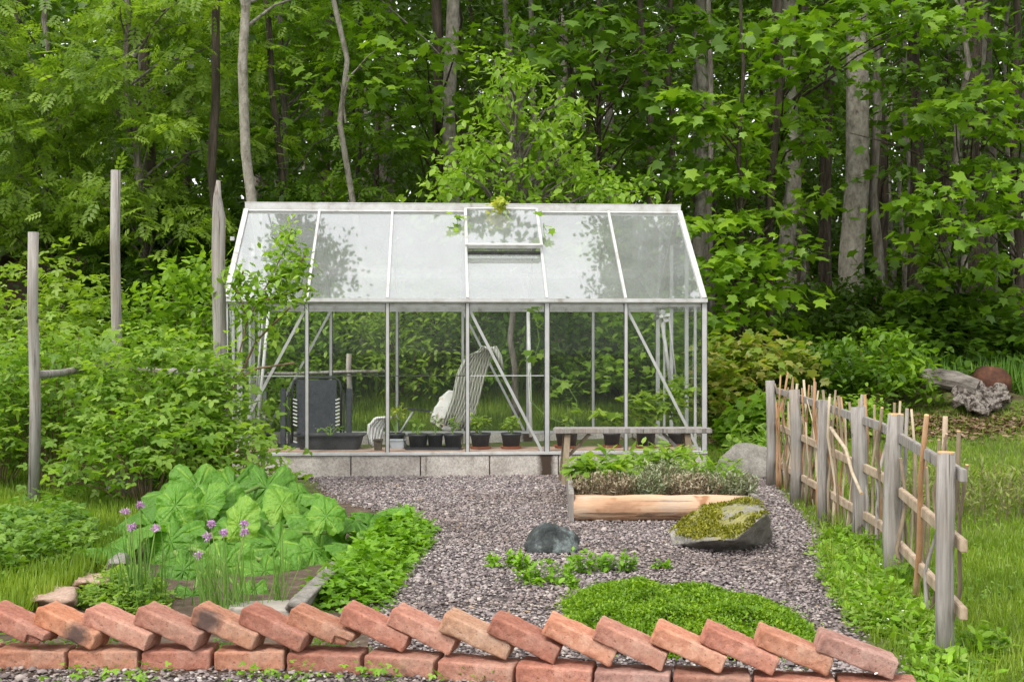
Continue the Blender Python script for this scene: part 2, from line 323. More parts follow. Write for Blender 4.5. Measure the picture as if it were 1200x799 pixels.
def groundmat():
    m, nt = newmat('ground_soil_grass'); g = nt.nodes.new('ShaderNodeNewGeometry'); s = nt.nodes.new('ShaderNodeSeparateXYZ'); nt.links.new(g.outputs['Position'], s.inputs[0])
    grass = ramp(nt, [(.3, (.06, .075, .02)), (.5, (.10, .13, .03)), (.7, (.15, .17, .045))], tex(nt, 3, 8, .7))
    litter = ramp(nt, [(.3, (.035, .022, .014)), (.5, (.09, .06, .04)), (.62, (.17, .115, .075)), (.75, (.06, .09, .02))], tex(nt, 6, 9, .8))
    f = math_(nt, 'ADD', math_(nt, 'MULTIPLY', math_(nt, 'SUBTRACT', s.outputs[1], 13.6), .6), math_(nt, 'MULTIPLY', math_(nt, 'SUBTRACT', tex(nt, 1.2, 5, .6), .5), 4))
    col = mixc(nt, ramp(nt, [(.3, (0, 0, 0)), (.8, (1, 1, 1))], f), grass, litter)
    return finish(m, nt, col, .95, bump=tex(nt, 40, 6, .7), bstr=.8, bdist=.03)
GROUND = groundmat()
GRAVB = noisemat('gravel_bed', [(.35, (.04, .034, .032)), (.5, (.12, .10, .095)), (.65, (.22, .19, .18))], 70, bstr=1, bdist=.02)
def pebblemat():
    m, nt = newmat('pebbles'); a = nt.nodes.new('ShaderNodeAttribute'); a.attribute_name = 'var'
    col = ramp(nt, [(0, (.055, .046, .047)), (.25, (.14, .118, .118)), (.5, (.245, .205, .203)), (.72, (.34, .295, .285)), (.88, (.42, .375, .35)), (.98, (.56, .52, .47))], a.outputs['Fac'])
    pt = tex(nt, .9, 4, .6); col = mixc(nt, ramp(nt, [(.42, (0, 0, 0)), (.62, (.55, .55, .55))], pt), col, mixc(nt, 1.0, col, (.62, .56, .50), 'MULTIPLY')); return finish(m, nt, col, .85)
PEB = pebblemat()
def glassmat(name, film, gloss, dirt=(.62, .64, .64), edge=.5, tint=(.93, .97, .94)):
    m, nt = newmat(name); o = nt.nodes.new('ShaderNodeOutputMaterial')
    tr = nt.nodes.new('ShaderNodeBsdfTransparent'); tr.inputs[0].default_value = (*tint, 1)
    gl = nt.nodes.new('ShaderNodeBsdfGlossy'); gl.inputs['Roughness'].default_value = .025; gl.inputs['Color'].default_value = (.95, .97, .98, 1)
    df = nt.nodes.new('ShaderNodeBsdfDiffuse'); df.inputs[0].default_value = (*dirt, 1); tl = nt.nodes.new('ShaderNodeBsdfTranslucent'); tl.inputs[0].default_value = (*dirt, 1)
    dd = nt.nodes.new('ShaderNodeMixShader'); dd.inputs[0].default_value = .45; nt.links.new(df.outputs[0], dd.inputs[1]); nt.links.new(tl.outputs[0], dd.inputs[2])
    n = tex(nt, 1.6, 8, .65, dist=.8); n2 = tex(nt, 45, 4, .8)
    f = math_(nt, 'MULTIPLY', math_(nt, 'ADD', math_(nt, 'MULTIPLY', n, 1.6), math_(nt, 'MULTIPLY', n2, .3)), film)
    m1 = nt.nodes.new('ShaderNodeMixShader'); nt.links.new(f, m1.inputs[0]); nt.links.new(tr.outputs[0], m1.inputs[1]); nt.links.new(dd.outputs[0], m1.inputs[2])
    fr = nt.nodes.new('ShaderNodeLayerWeight'); fr.inputs[0].default_value = .5
    gf = math_(nt, 'ADD', math_(nt, 'MULTIPLY', math_(nt, 'POWER', fr.outputs['Facing'], 5.0), .95), gloss)
    m2 = nt.nodes.new('ShaderNodeMixShader'); nt.links.new(gf, m2.inputs[0]); nt.links.new(m1.outputs[0], m2.inputs[1]); nt.links.new(gl.outputs[0], m2.inputs[2])
    nt.links.new(m2.outputs[0], o.inputs[0]); return m
GLASS = glassmat('wall_glass', .02, .008, tint=(.985, .99, .985))
ROOFG = glassmat('roof_glass', .42, .28)

# ------------------------------------------------------------ ground and gravel
xs = np.unique(np.concatenate([np.linspace(-8, 8, 81), np.linspace(-200, -8, 30), np.linspace(8, 200, 30)]))
ys = np.unique(np.concatenate([np.linspace(0, 25, 101), np.linspace(25, 400, 50), np.linspace(-60, 0, 12)]))
V = np.array([(x, y, gz(x, y) - .004 if y < 400 else 20) for y in ys for x in xs]); nx = len(xs)
idx = np.array([[j * nx + i, j * nx + i + 1, (j + 1) * nx + i + 1, (j + 1) * nx + i] for j in range(len(ys) - 1) for i in range(nx - 1)]).ravel()
tag(link('ground', npmesh('ground', V, 4, idx), GROUND, smooth=True), kind='structure')
GP = [gr(365, 558), gr(392, 585), gr(462, 603), gr(508, 640), gr(470, 690), gr(430, 716), Vector((-.45, 4.2, 0)), Vector((-3.2, 4.33, 0)), Vector((-4.2, 3.2, 0)), Vector((-3.5, 2, 0)), Vector((2, 2, 0)), Vector((1.25, 3.7, 0)),
      gr(1000, 740), gr(985, 690), gr(965, 632), gr(912, 575), gr(905, 560), Vector((1.9, 10.2, 0)), Vector((1.5, 10.25, 0)), Vector((-2.2, 10.0, 0)), Vector((-2.2, 9.7, 0))]
GPx = np.array([p.x for p in GP]); GPy = np.array([p.y for p in GP])
MB().poly([(p.x, p.y, .002) for p in GP]).build('gravel_bed', GRAVB); tag(bpy.data.objects['gravel_bed'], kind='structure')
def inside(x, y, px=GPx, py=GPy):
    c = np.zeros(len(x), bool); n = len(px); j = n - 1
    for i in range(n):
        t = ((py[i] > y) != (py[j] > y)) & (x < (px[j] - px[i]) * (y - py[i]) / (py[j] - py[i] + 1e-12) + px[i]); c ^= t; j = i
    return c
def pebbles(n, smin, smax, jitedge=.06):
    x = rng.uniform(-3.6, 2.2, n * 3); y = rng.uniform(3.1, 10.3, n * 3)
    k = inside(x + rng.normal(0, jitedge, n * 3), y + rng.normal(0, jitedge, n * 3)); x = x[k][:n]; y = y[k][:n]; n = len(x)
    T = np.array([(1, 0, 0), (0, 1, 0), (-1, 0, 0), (0, -1, 0), (.6, .6, .55), (-.55, .6, .5), (-.6, -.55, .6), (.55, -.6, .5), (0, 0, .8), (0, 0, -.5)])
    Fc = np.array([(0, 1, 4), (1, 2, 5), (2, 3, 6), (3, 0, 7), (8, 4, 5), (8, 5, 6), (8, 6, 7), (8, 7, 4), (4, 1, 5), (5, 2, 6), (6, 3, 7), (7, 0, 4)])
    s = np.exp(rng.uniform(np.log(smin), np.log(smax), n)) / 2
    v = T[None] * rng.uniform(.65, 1.25, (n, len(T), 1)) * (s[:, None] * np.stack([np.ones(n), rng.uniform(.6, 1, n), rng.uniform(.45, .8, n)], 1))[:, None, :].reshape(n, 1, 3)
    q = rng.uniform(0, 2 * math.pi, n); c, sn = np.cos(q)[:, None], np.sin(q)[:, None]; t = rng.normal(0, .3, n); ct, st = np.cos(t)[:, None], np.sin(t)[:, None]
    X, Y, Z = v[..., 0], v[..., 1], v[..., 2]; Y, Z = Y * ct - Z * st, Y * st + Z * ct; X, Y = X * c - Y * sn, X * sn + Y * c
    v = np.stack([X, Y, Z], 2) + np.stack([x, y, rng.uniform(.002, .012, n)], 1)[:, None, :]
    idx = (Fc[None] + (np.arange(n) * len(T))[:, None, None]).ravel()
    var = np.clip(rng.beta(1.8, 2.0, n), 0, 1)
    return v.reshape(-1, 3), idx, np.repeat(var, len(T)), n * len(T)
v1, i1, a1, n1 = pebbles(95000, .009, .024); v2, i2, a2, n2 = pebbles(2600, .024, .045)
tag(link('gravel', npmesh('gravel', np.concatenate([v1, v2]), 3, np.concatenate([i1, i2 + n1]), np.concatenate([a1, np.minimum(a2 * .8 + .12, 1)])), PEB), 'purplish grey crushed gravel covering the path between greenhouse and brick edging', 'gravel', kind='stuff')

# ------------------------------------------------------------ greenhouse (local frame: x along the front, y into depth)
GA = R(3.2); GW = 3.76; GD = 2.18; ZS = .167; ZE = 1.38; ZR = 2.225; MID = GD / 2
G0 = Vector((-.35, 10.07, 0)) - Vector((math.cos(GA), math.sin(GA), 0)) * GW / 2
gh = empty('greenhouse', G0, 'aluminium framed greenhouse of clear glass panes on a low concrete block base', 'greenhouse', rz=GA)
GM = Matrix.Translation(G0) @ Matrix.Rotation(GA, 4, 'Z')
def gl(x, y, z): return GM @ Vector((x, y, z))
def gpx(px, Yd):      # local x so that a thing at local depth Yd appears at pixel column px
    D = 10.0 + Yd
    for _ in range(4): X = (px - 600) / F * D; lx = (X - G0.x + math.sin(GA) * Yd) / math.cos(GA); D = gl(lx, Yd, 0).y
    return lx
BW = GW / 6; bx = [i * BW for i in range(7)]
# foundation: one course of concrete blocks all round
f = MB(); gap = .004
def course(f, p0, p1, n, off, w=.10):
    d = (Vector(p1) - Vector(p0)); L = d.length; d.normalize(); ang = math.atan2(d.y, d.x); s = L / n
    cuts = [0] + [off * s + i * s for i in range(n) if 0 < off * s + i * s < L] + [L]
    for a, b in zip(cuts[:-1], cuts[1:]):
        M = Matrix.Translation(Vector(p0)) @ Matrix.Rotation(ang, 4, 'Z')
        j = random.uniform(-.003, .003)
        f.box((a + gap, -.001 + j, -.05), (b - gap, w + j, ZS - random.uniform(.0, .004)), M)
course(f, (-.02, -.02, 0), (GW + .02, -.02, 0), 7, .82); course(f, (GW + .02, .082, 0), (GW + .02, GD - .05, 0), 4, .5, ); 
course(f, (GW + .02, GD + .03, 0), (-.02, GD + .03, 0), 7, .5); course(f, (-.02, GD - .08, 0), (-.02, .085, 0), 4, .5)
f.build('foundation', CONC, gh, bevel=.004)
f = MB()   # sill
for a, b in (((0, 0), (GW, 0)), ((0, GD), (GW, GD)), ((0, .03), (0, GD - .03)), ((GW, .03), (GW, GD - .03))):
    f.bar((a[0], a[1], ZS + .014), (b[0], b[1], ZS + .014), .05, .024)
f.box((-.02, -.034, ZS + .004), (GW + .02, -.0255, ZS + .022)); f.build('sill', ALUW, gh)
f = MB()   # eaves with gutter lip
for y, s in ((0, -1), (GD, 1)):
    f.bar((-.015, y, ZE - .005), (GW + .015, y, ZE - .005), .045, .03); f.bar((-.02, y + s * .034, ZE + .003), (GW + .02, y + s * .034, ZE + .003), .022, .028)
    f.bar((0, y - s * .012, ZE - .033), (GW, y - s * .012, ZE - .033), .012, .026)
for x in (0, GW): f.bar((x, .025, ZE - .005), (x, GD - .025, ZE - .005), .03, .03)
f.build('eaves_beam', ALUW, gh)
f = MB(); f.bar((-.012, MID - .028, ZR - .022), (GW + .012, MID - .028, ZR - .022), .012, .085); f.bar((-.012, MID + .028, ZR - .022), (GW + .012, MID + .028, ZR - .022), .012, .085); f.box((-.014, MID - .036, ZR + .0215), (GW + .014, MID + .036, ZR + .030)); f.build('ridge_cap', ALUW, gh)
for i, x in enumerate(bx):     # wall bars, each with its dark seal
    for y, s in ((0, -1), (GD, 1)):
        end = i in (0, 6); w = .038 if end else (.034 if i == 4 else .024)
        b = MB().bar((x, y, ZS + .027), (x, y, ZE - .021), w, .030, (0, 1, 0)).build('wall_bar', ALU, gh)
        MB().bar((x - w / 2 - .003, y + s * .012, ZS + .027), (x - w / 2 - .003, y + s * .012, ZE - .021), .006, .010, (0, 1, 0)).build('seal', SEAL, b)
        MB().bar((x + w / 2 + .0025, y + s * .012, ZS + .027), (x + w / 2 + .0025, y + s * .012, ZE - .021), .005, .010, (0, 1, 0)).build('seal', SEAL, b)
nrm = Vector((0, -(ZR - ZE), MID)).normalized()
def roofp(x, t, side=0, lift=0):
    y = t * (MID - .034); z = ZE + .012 + t * (ZR - .055 - ZE); p = Vector((x, y, z)) + Vector((0, nrm.y, nrm.z)) * lift
    if side: p.y = GD - p.y
    return p
for i, x in enumerate(bx):
    for sd_ in (0, 1):
        w = .040 if i in (0, 6) else .020
        up = Vector((0, nrm.y if not sd_ else -nrm.y, nrm.z))
        MB().bar(roofp(x, 0, sd_, .006), roofp(x, 1, sd_, .006), w, .03 if i in (0, 6) else .022, up).build('roof_bar', ALUW, gh)
def pane(pts, mat): return MB().poly(pts).build('glass_pane', mat, gh)
zo = .79
for i in range(6):
    a, b = bx[i] + .013, bx[i + 1] - .013
    for y, s in ((0, -1), (GD, 1)):
        pane([(a, y, ZS + .026), (b, y, ZS + .026), (b, y, zo + .004), (a, y, zo + .004)], GLASS)
        pane([(a, y + s * .004, zo - .004), (b, y + s * .004, zo - .004), (b, y + s * .004, ZE - .02), (a, y + s * .004, ZE - .02)], GLASS)
        if i != 4 and i != 5 and s < 0: MB().bar((a, y + s * .006, zo), (b, y + s * .006, zo), .004, .008).build('glass_clip', SEAL if i in (1, 2) else ALU, gh)
    for sd_ in (0, 1):
        a, b = bx[i] + .010, bx[i + 1] - .010
        if i == 3 and not sd_:
            pane([roofp(a, 0), roofp(b, 0), roofp(b, .50), roofp(a, .50)], ROOFG)
        else: pane([roofp(a, 0, sd_), roofp(b, 0, sd_), roofp(b, 1, sd_), roofp(a, 1, sd_)], ROOFG)
    MB().bar(roofp(bx[i] + .010, .985, 0, .010), roofp(bx[i + 1] - .010, .985, 0, .010), .014, .012, nrm).build('roof_trim', ALUW, gh) if i != 3 else None
# roof vent, opened a crack
a, b = bx[3] + .004, bx[4] - .004; hinge = roofp(0, 1, 0, .028); low = roofp(0, .50, 0, .075)
vf = MB()
for x in (a, b): vf.bar((x, low.y, low.z), (x, hinge.y, hinge.z), .022, .022, nrm)
vf.bar((a + .011, low.y, low.z), (b - .011, low.y, low.z), .026, .034, nrm); vf.bar((a + .011, hinge.y, hinge.z), (b - .011, hinge.y, hinge.z), .018, .018, nrm)
vent = vf.build('roof_vent', ALUW, gh)
MB().poly([(a, low.y, low.z), (b, low.y, low.z), (b, hinge.y, hinge.z), (a, hinge.y, hinge.z)]).build('glass_pane', ROOFG, vent)
MB().bar(roofp(a, .495, 0, .006), roofp(b, .495, 0, .006), .022, .02, nrm).build('vent_curb', SEAL, gh)
# gable ends
for x, s in ((0, -1), (GW, 1)):
    e = MB(); yy = (MID - .36, MID + .36)
    for y in yy: e.bar((x, y, ZS + .027), (x, y, ZE + .012 + (min(y, GD - y) / (MID - .034)) * (ZR - .055 - ZE) - .01), .03, .03)
    for y in (.36, GD - .36): e.bar((x, y, ZS + .027), (x, y, ZE - .02), .02, .02)
    e.build('gable_bar', ALU, gh)
    pane([(x, .02, ZS + .026), (x, GD - .02, ZS + .026), (x, GD - .02, ZE - .02), (x, .02, ZE - .02)], GLASS)
    pane([(x, .03, ZE + .012), (x, GD - .03, ZE + .012), (x, MID, ZR - .06)], GLASS)
d = MB()  # sliding door on the left gable
x = -.022
for y in (MID - .33, MID + .33): d.bar((x, y, ZS + .03), (x, y, 1.82), .02, .035)
for z in (ZS + .04, .8, 1.8): d.bar((x, MID - .31, z), (x, MID + .31, z), .02, .035)
d.build('door', ALUW, gh)
MB().lathe((-.05, .62, ZE + .53), [(.0, -.02), (.018, -.02), (.018, .012), (.0, .012)], 10).build('door_roller', ALU, gh)
# diagonal braces
for (i, j) in ((1, 0), (3, 4), (5, 6)):
    for y in (.024, GD - .024):
        if y > 1 and i == 5: continue
        MB().bar((bx[i], y, ZE - .04), (bx[j] + (.02 if j == 0 else -.04), y, ZS + .03), .012, .022).build('brace', ALU, gh)
# boarded strip inside
fl = MB().box((.03, .10, .15), (GW - .03, .42, ZS + .028)).build('front_plank', TERRAB, None, bevel=.004)
fl.matrix_world = GM; tag(fl, 'long reddish board along the inside of the front glass, under the pots', 'plank')
fl.name = 'plank'
fb = MB().box((.05, .43, -.02), (GW - .05, GD - .06, .06)).build('greenhouse_floor', GRAVB, None); fb.matrix_world = GM; tag(fb, kind='structure'); fb.name = 'floor'

# ------------------------------------------------------------ things in the greenhouse
ZP = ZS + .030
def pot(px, w, h, dy, label, z=ZP, saucer=True, mat=BLACKP, square=False, group=None, name='plant_pot'):
    """w, h in metres; dy local depth"""
    lx = gpx(px, dy); r = w / 2
    t = empty(name, gl(lx, dy, z), label, 'plant pot', group)
    s0 = .012 if saucer else 0
    prof = [(0, s0), (r * .78, s0), (r * .95, h * .84), (r, h * .84), (r * 1.02, h), (r * .95, h), (r * .90, h * .88), (0, h * .86)]
    b = MB().lathe((0, 0, 0), prof, 4 if square else 20).build('pot_body', mat, t, smooth=not square)
    if square: b.rotation_euler.z = R(45)
    MB().lathe((0, 0, h * .87), [(0, .001), (r * .88, .001)], 12).build('soil', SOIL, t)
    if saucer: MB().lathe((0, 0, 0), [(0, 0), (r * .95, 0), (r * 1.12, .02), (r * 1.06, .02), (r * .9, .006), (0, .006)], 20).build('saucer', TERRA, t)
    return t
L_CUC = leafmat('leaf_cucumber', (.16, .27, .03), (.28, .42, .05), (.44, .52, .08), transl=.5)
def potplant(t, h0, n, rx, hh, size, tmpl, mat, nst=6, stem=GSTEM):
    P = []; st = MB()
    for i in range(nst):
        a = random.uniform(0, 6.28); q = Vector((math.cos(a) * rx * random.uniform(.2, 1), math.sin(a) * rx * .8 * random.uniform(.2, 1), h0 + hh * random.uniform(.5, 1)))
        pts = curve_pts((0, 0, h0 - .01), q, .05, 4, .012); st.tube(pts, .0025, 4)
        for _ in range(n // nst):
            u = random.uniform(.3, 1); p = pts[min(int(u * 4), 3)].lerp(pts[min(int(u * 4) + 1, 4)], u * 4 % 1); P.append(p + Vector((random.gauss(0, .025), random.gauss(0, .025), random.gauss(0, .02))))
    st.build('stems', stem, t); leaves('foliage', P, size, tmpl, mat, t, pitch=(-10, 30))
tr = empty('trough', gl(gpx(387, .30), .30, ZP), 'long black plastic trough in front of the folded charcoal garden chair', 'trough')
tb = MB()
for k, (sx, sy, z) in enumerate([]): pass
def rrect(w, d, z, r=.05, n=5):
    o = []
    for cx, cy, a0 in ((w / 2 - r, d / 2 - r, 0), (-w / 2 + r, d / 2 - r, 90), (-w / 2 + r, -d / 2 + r, 180), (w / 2 - r, -d / 2 + r, 270)):
        for i in range(n): a = R(a0 + 90 * i / (n - 1)); o.append((cx + r * math.cos(a), cy + r * math.sin(a), z))
    return o
def loft(rings, mb=None, close0=True, close1=True):
    mb = mb or MB(); n = len(rings[0]); b = len(mb.v)
    for r in rings: mb.v += [tuple(p) for p in r]
    for k in range(len(rings) - 1):
        for j in range(n): mb.f.append((b + k * n + j, b + k * n + (j + 1) % n, b + (k + 1) * n + (j + 1) % n, b + (k + 1) * n + j))
    if close0: mb.f.append(tuple(b + j for j in range(n))[::-1])
    if close1: mb.f.append(tuple(b + (len(rings) - 1) * n + j for j in range(n)))
    return mb
loft([rrect(.47, .22, 0), rrect(.52, .25, .10), rrect(.56, .28, .105), rrect(.565, .285, .118), rrect(.53, .25, .116), rrect(.50, .23, .085)]).build('trough_body', BLACKP, tr, smooth=False)
MB().poly(rrect(.50, .23, .088)).build('soil', SOIL, tr)
potplant(tr, .09, 24, .15, .07, .03, OVAL, L_BUSH)
pot(443, .10, .085, .16, 'small square brown pot at the front glass, beside the pale blanket', saucer=False, square=True, mat=noisemat('brown_plastic', [(.3, (.06, .05, .035)), (.7, (.10, .085, .06))], 10))
gb = empty('storage_box', gl(gpx(466, .30), .30, ZP), 'small pale grey plastic box beside the tray of three pots', 'box')
loft([rrect(.11, .09, 0, .012), rrect(.125, .10, .06, .012), rrect(.135, .11, .062, .012), rrect(.135, .11, .07, .012)]).build('box_body', GREYBOX, gb)
potplant(pot(464, .15, .11, .42, 'black pot with thin yellowish seedlings behind the pale grey box', saucer=False, z=.2), .1, 40, .07, .26, .05, OVAL, L_YEL, 8)
ty = empty('seed_tray', gl(gpx(508, .22), .22, ZP), 'flat black tray carrying three black pots', 'tray')
loft([rrect(.44, .19, 0, .02), rrect(.46, .2, .02, .02), rrect(.45, .19, .02, .02), rrect(.44, .18, .006, .02)]).build('tray_body', BLACKP, ty)
for px, w, lb in ((490, .165, 'black pot at the left end of the flat tray, with a carrying handle'), (510, .13, 'middle black pot of three on the flat tray, with a grey green seedling'), (531, .155, 'black pot at the right end of the flat tray, next to a greenhouse bar')):
    t = pot(px, w, .115, .22, lb, z=ZP + .008, saucer=False, group='pots on the seed tray')
    if px == 490: MB().tube([(-.08, 0, .10), (-.11, 0, .095), (-.115, 0, .06), (-.09, 0, .015)], .005, 6).build('handle', BLACKP, t)
    potplant(t, .1, 26, .06, .12 if px != 510 else .15, .045, OVAL, L_BUSH if px != 510 else L_GREY, 5)
for px, w, h, hh, lb in ((563, .165, .125, .10, 'black pot on a terracotta saucer under the draped blanket, left of the brace'), (599, .165, .125, .07, 'black pot on a terracotta saucer at the foot of the middle brace')):
    potplant(pot(px, w, h, .24, lb), h * .9, 100, .09, hh * 1.6, .042, OVAL, L_CUC, 9)
potplant(pot(664, .19, .15, .28, 'largest black pot, on a terracotta saucer at the left end of the bench'), .14, 22, .06, .12, .05, OVAL, L_CUC, 4)
potplant(pot(717, .145, .12, .30, 'black pot of young cucumber leaves, right behind the bench plank'), .1, 34, .14, .20, .09, MAPLE, L_CUC, 8)
potplant(pot(757, .165, .135, .26, 'black pot of bushy yellow green leaves on a saucer behind the bench middle'), .12, 300, .20, .34, .062, MAPLE, L_CUC, 14)
potplant(pot(793, .15, .11, .40, 'black pot with a tall leafy vine in the right corner of the greenhouse'), .1, 200, .17, .48, .06, MAPLE, L_CUC, 10)
potplant(pot(309, .16, .18, 1.0, 'tall black pot with a dusty grey plant in the left corner of the greenhouse', z=.06 + .04, saucer=False), .16, 60, .08, .22, .035, OVAL, L_GREY, 8)
# climbing vine in the middle
vn = empty('climbing_vine', gl(gpx(650, .5), .5, .06), 'thin climbing vine curling up inside the middle of the greenhouse', 'vine')
M_ = gl(gpx(650, .5), .5, .06)
def vpath(px_list, Y): return [at(px, py, Y) - M_ for px, py in px_list]
st = MB(); st.tube(vpath([(672, 500), (676, 470), (664, 450), (648, 442), (645, 440)], 10.55), .0035, 5); st.tube(vpath([(672, 500), (640, 488), (622, 470), (620, 440), (632, 400), (628, 370), (634, 358)], 10.55), .003, 5); st.build('stems', GSTEM, vn)
leaves('foliage', [tuple(at(px + random.gauss(0, 5), py + random.gauss(0, 4), 10.5 + random.gauss(0, .08)) - M_) for px, py in [(676, 478), (680, 474), (626, 415), (622, 412), (632, 368), (628, 364), (629, 380), (633, 372), (624, 418), (664, 450)] * 3], .075, MAPLE, L_APPLE, vn, pitch=(-30, 30))
# poles
def pole(pa, pb, Yd, r, mat, label, name='pole'):
    a = at(*pa, 10 + Yd); b = at(*pb, 10 + Yd + .1); t = MB().tube([(0, 0, 0), b - a], r, 8).build(name, mat, None, smooth=True); t.location = a
    return tag(t, label, 'pole')
pole((303, 487), (315, 362), .75, .013, WHITEP, 'thicker bright white rod leaning in the left end of the greenhouse')
pole((298, 480), (309, 364), .95, .009, ALUW, 'thinner grey white rod leaning beside the thicker one at the left end')
pole((622, 512), (619, 362), .55, .014, WHITEP, 'upright white pole just left of the middle greenhouse bar')
pole((786, 452), (776, 378), .9, .016, ALUW, 'pale pole under the round spinner at the right end')
pole((793, 452), (784, 372), 1.0, .008, ALUW, 'thin pale rod right of the spinner pole')
sp = empty('garden_spinner', at(775, 371, 10.85), 'greyish round bladed spinner on top of the pale pole in the right end', 'spinner')
m_ = MB()
for k in range(6): a = k * R(60); m_.poly([(0, 0, 0), (.07 * math.cos(a), -.015, .055 * math.sin(a)), (.085 * math.cos(a + .5), .01, .065 * math.sin(a + .5)), (.05 * math.cos(a + .8), .015, .04 * math.sin(a + .8))])
m_.build('blades', ALU, sp); MB().lathe((0, 0, -.015), [(0, 0), (.018, .005), (.018, .025), (0, .03)], 10).build('hub', WHITEP, sp)
# folded garden chair
fc = empty('folded_chair', gl(gpx(371, .62), .62, .06), 'folded charcoal garden chair with white lacing, standing upright behind the black trough', 'chair', rz=GA)
def tubeloop(pts, r, nm, mat, par): return MB().tube(pts, r, 8).build(nm, mat, par, smooth=True)
H = .70
tubeloop([(-.20, 0, .10), (-.20, 0, H - .08), (-.185, 0, H - .03), (-.15, 0, H - .005), (.15, 0, H - .005), (.185, 0, H - .03), (.20, 0, H - .08), (.20, 0, .10)], .010, 'back_frame', BLACKP, fc)
for s in (-1, 1):
    MB().box((s * .27 - .022, -.05, .05), (s * .27 + .022, -.02, H - .09)).build('armrest', DARKF, fc, bevel=.006)
    MB().bar((s * .225, -.03, .02), (s * .225, -.03, H - .12), .016, .016).build('leg', BLACKP, fc)
    lc = MB()
    for k in range(8): lc.tube([(s * .158, -.022, .36 - .0 + .03 * (k - 4) + .06), (s * .192, -.022, .372 + .03 * (k - 4) + .06)], .0065, 5)
    for k in range(3): lc.tube([(s * .158, -.022, .10 + .03 * k), (s * .192, -.022, .112 + .03 * k)], .0065, 5)
    lc.build('lacing', WHITEP, fc)
MB().grid(lambda u, v: (-.165 + .33 * u, -.008 - .01 * math.sin(math.pi * u), .12 + (H - .14) * v), 6, 6).build('backrest', DARKF, fc)
MB().box((-.21, -.045, .10), (.21, -.025, .16)).build('seat', DARKF, fc, bevel=.006)
# reclining chair with blanket
rc = empty('reclining_chair', gl(gpx(515, .85), .85, .06), 'black reclining garden chair with its back tilted under the striped blanket', 'chair')
O = rc.location.copy(); D_ = 10.9
def q(px, py, dy=0): return at(px, py, D_ + dy) - O
for s in (0, .48):
    tubeloop([q(571, 414, s), q(548, 470, s), q(530, 500, s)], .011, 'back_frame', BLACKP if s else ALU, rc)
    MB().bar(q(466, 477, s), q(495, 481, s), .035, .014).bar(q(493, 480, s), q(538, 489, s), .035, .016).build('armrest', BLACKP, rc, bevel=.003)
    tubeloop([q(484, 482, s), q(473, 500, s), q(465, 513, s)], .009, 'leg', ALU, rc); tubeloop([q(520, 486, s), q(546, 500, s), q(556, 516, s)], .009, 'leg', BLACKP, rc)
MB().grid(lambda u, v: q(530, 500, .48 * u).lerp(q(470, 497, .48 * u), v), 3, 3).build('seat', DARKF, rc)
MB().grid(lambda u, v: q(531, 499, .03 + .42 * u).lerp(q(570, 416, .03 + .42 * u), v), 3, 4).build('backrest', DARKF, rc)
def clothmat(name, stripes, c0, c1, sc=1):
    m, nt = newmat(name); tc = nt.nodes.new('ShaderNodeTexCoord'); w = nt.nodes.new('ShaderNodeTexWave'); w.inputs['Scale'].default_value = stripes; w.inputs['Distortion'].default_value = 1.2
    nt.links.new(tc.outputs['UV' if sc == 2 else 'Object'], w.inputs[0]); return finish(m, nt, ramp(nt, [(.2, c0), (.6, c1)], w.outputs['Fac']), .95, bump=w.outputs['Fac'], bstr=.5, bdist=.01)
STRIPE = clothmat('striped_cloth', 14, (.40, .41, .33), (.62, .62, .55))
FLORAL = noisemat('floral_cloth', [(.3, (.74, .73, .69)), (.58, (.78, .77, .73)), (.63, (.55, .40, .30)), (.7, (.70, .66, .60))], 14, fine=8)
def drape(name, px_edge, D0, dep, mat, label, cat, fold=.018, nf=9):
    """cloth sheet hanging over a line of points; px_edge: centre polyline of (px,py,halfwidth px)"""
    o = D0
    base = at(px_edge[0][0], px_edge[0][1], D0)
    def fn(u, v):
        k = v * (len(px_edge) - 1); i = min(int(k), len(px_edge) - 2); t = k - i
        a, b = px_edge[i], px_edge[i + 1]; x = a[0] + (b[0] - a[0]) * t; y = a[1] + (b[1] - a[1]) * t; w = a[2] + (b[2] - a[2]) * t
        p = at(x + (u - .5) * 2 * w, y + (a[3] if len(a) > 3 else 0) * (u - .5), D0 - dep * .5 + dep * u * .4)
        p.y += fold * math.sin(u * nf * 6.28 + 2 * v) + dep * .3 * (u - .5) ; p.z += .006 * math.sin(u * nf * 4)
        return p - base
    m = MB().grid(fn, 60, 14).build(name, mat, None, smooth=True); m.location = base
    sol = m.modifiers.new('thick', 'SOLIDIFY'); sol.thickness = .006
    return tag(m, label, cat)
drape('blanket', [(533, 500, 14, 6), (545, 470, 15, 6), (552, 440, 16, 4), (560, 420, 15, -2), (566, 411, 14, -8), (574, 408, 10, 4), (583, 414, 5, 10), (588, 428, 2, 10)], 10.72, .12, STRIPE, 'striped grey green blanket draped over the tilted chair back', 'blanket')
drape('blanket', [(458, 489, 6, 0), (448, 490, 10, 0), (440, 500, 9, 5), (438, 512, 8, 4), (440, 523, 7, 0)], 10.5, .1, clothmat('pale_cloth', 20, (.46, .47, .45), (.72, .72, .70)), 'pale crumpled blanket hanging low beside the folded chair, at the small brown pot', 'blanket', .012, 5)
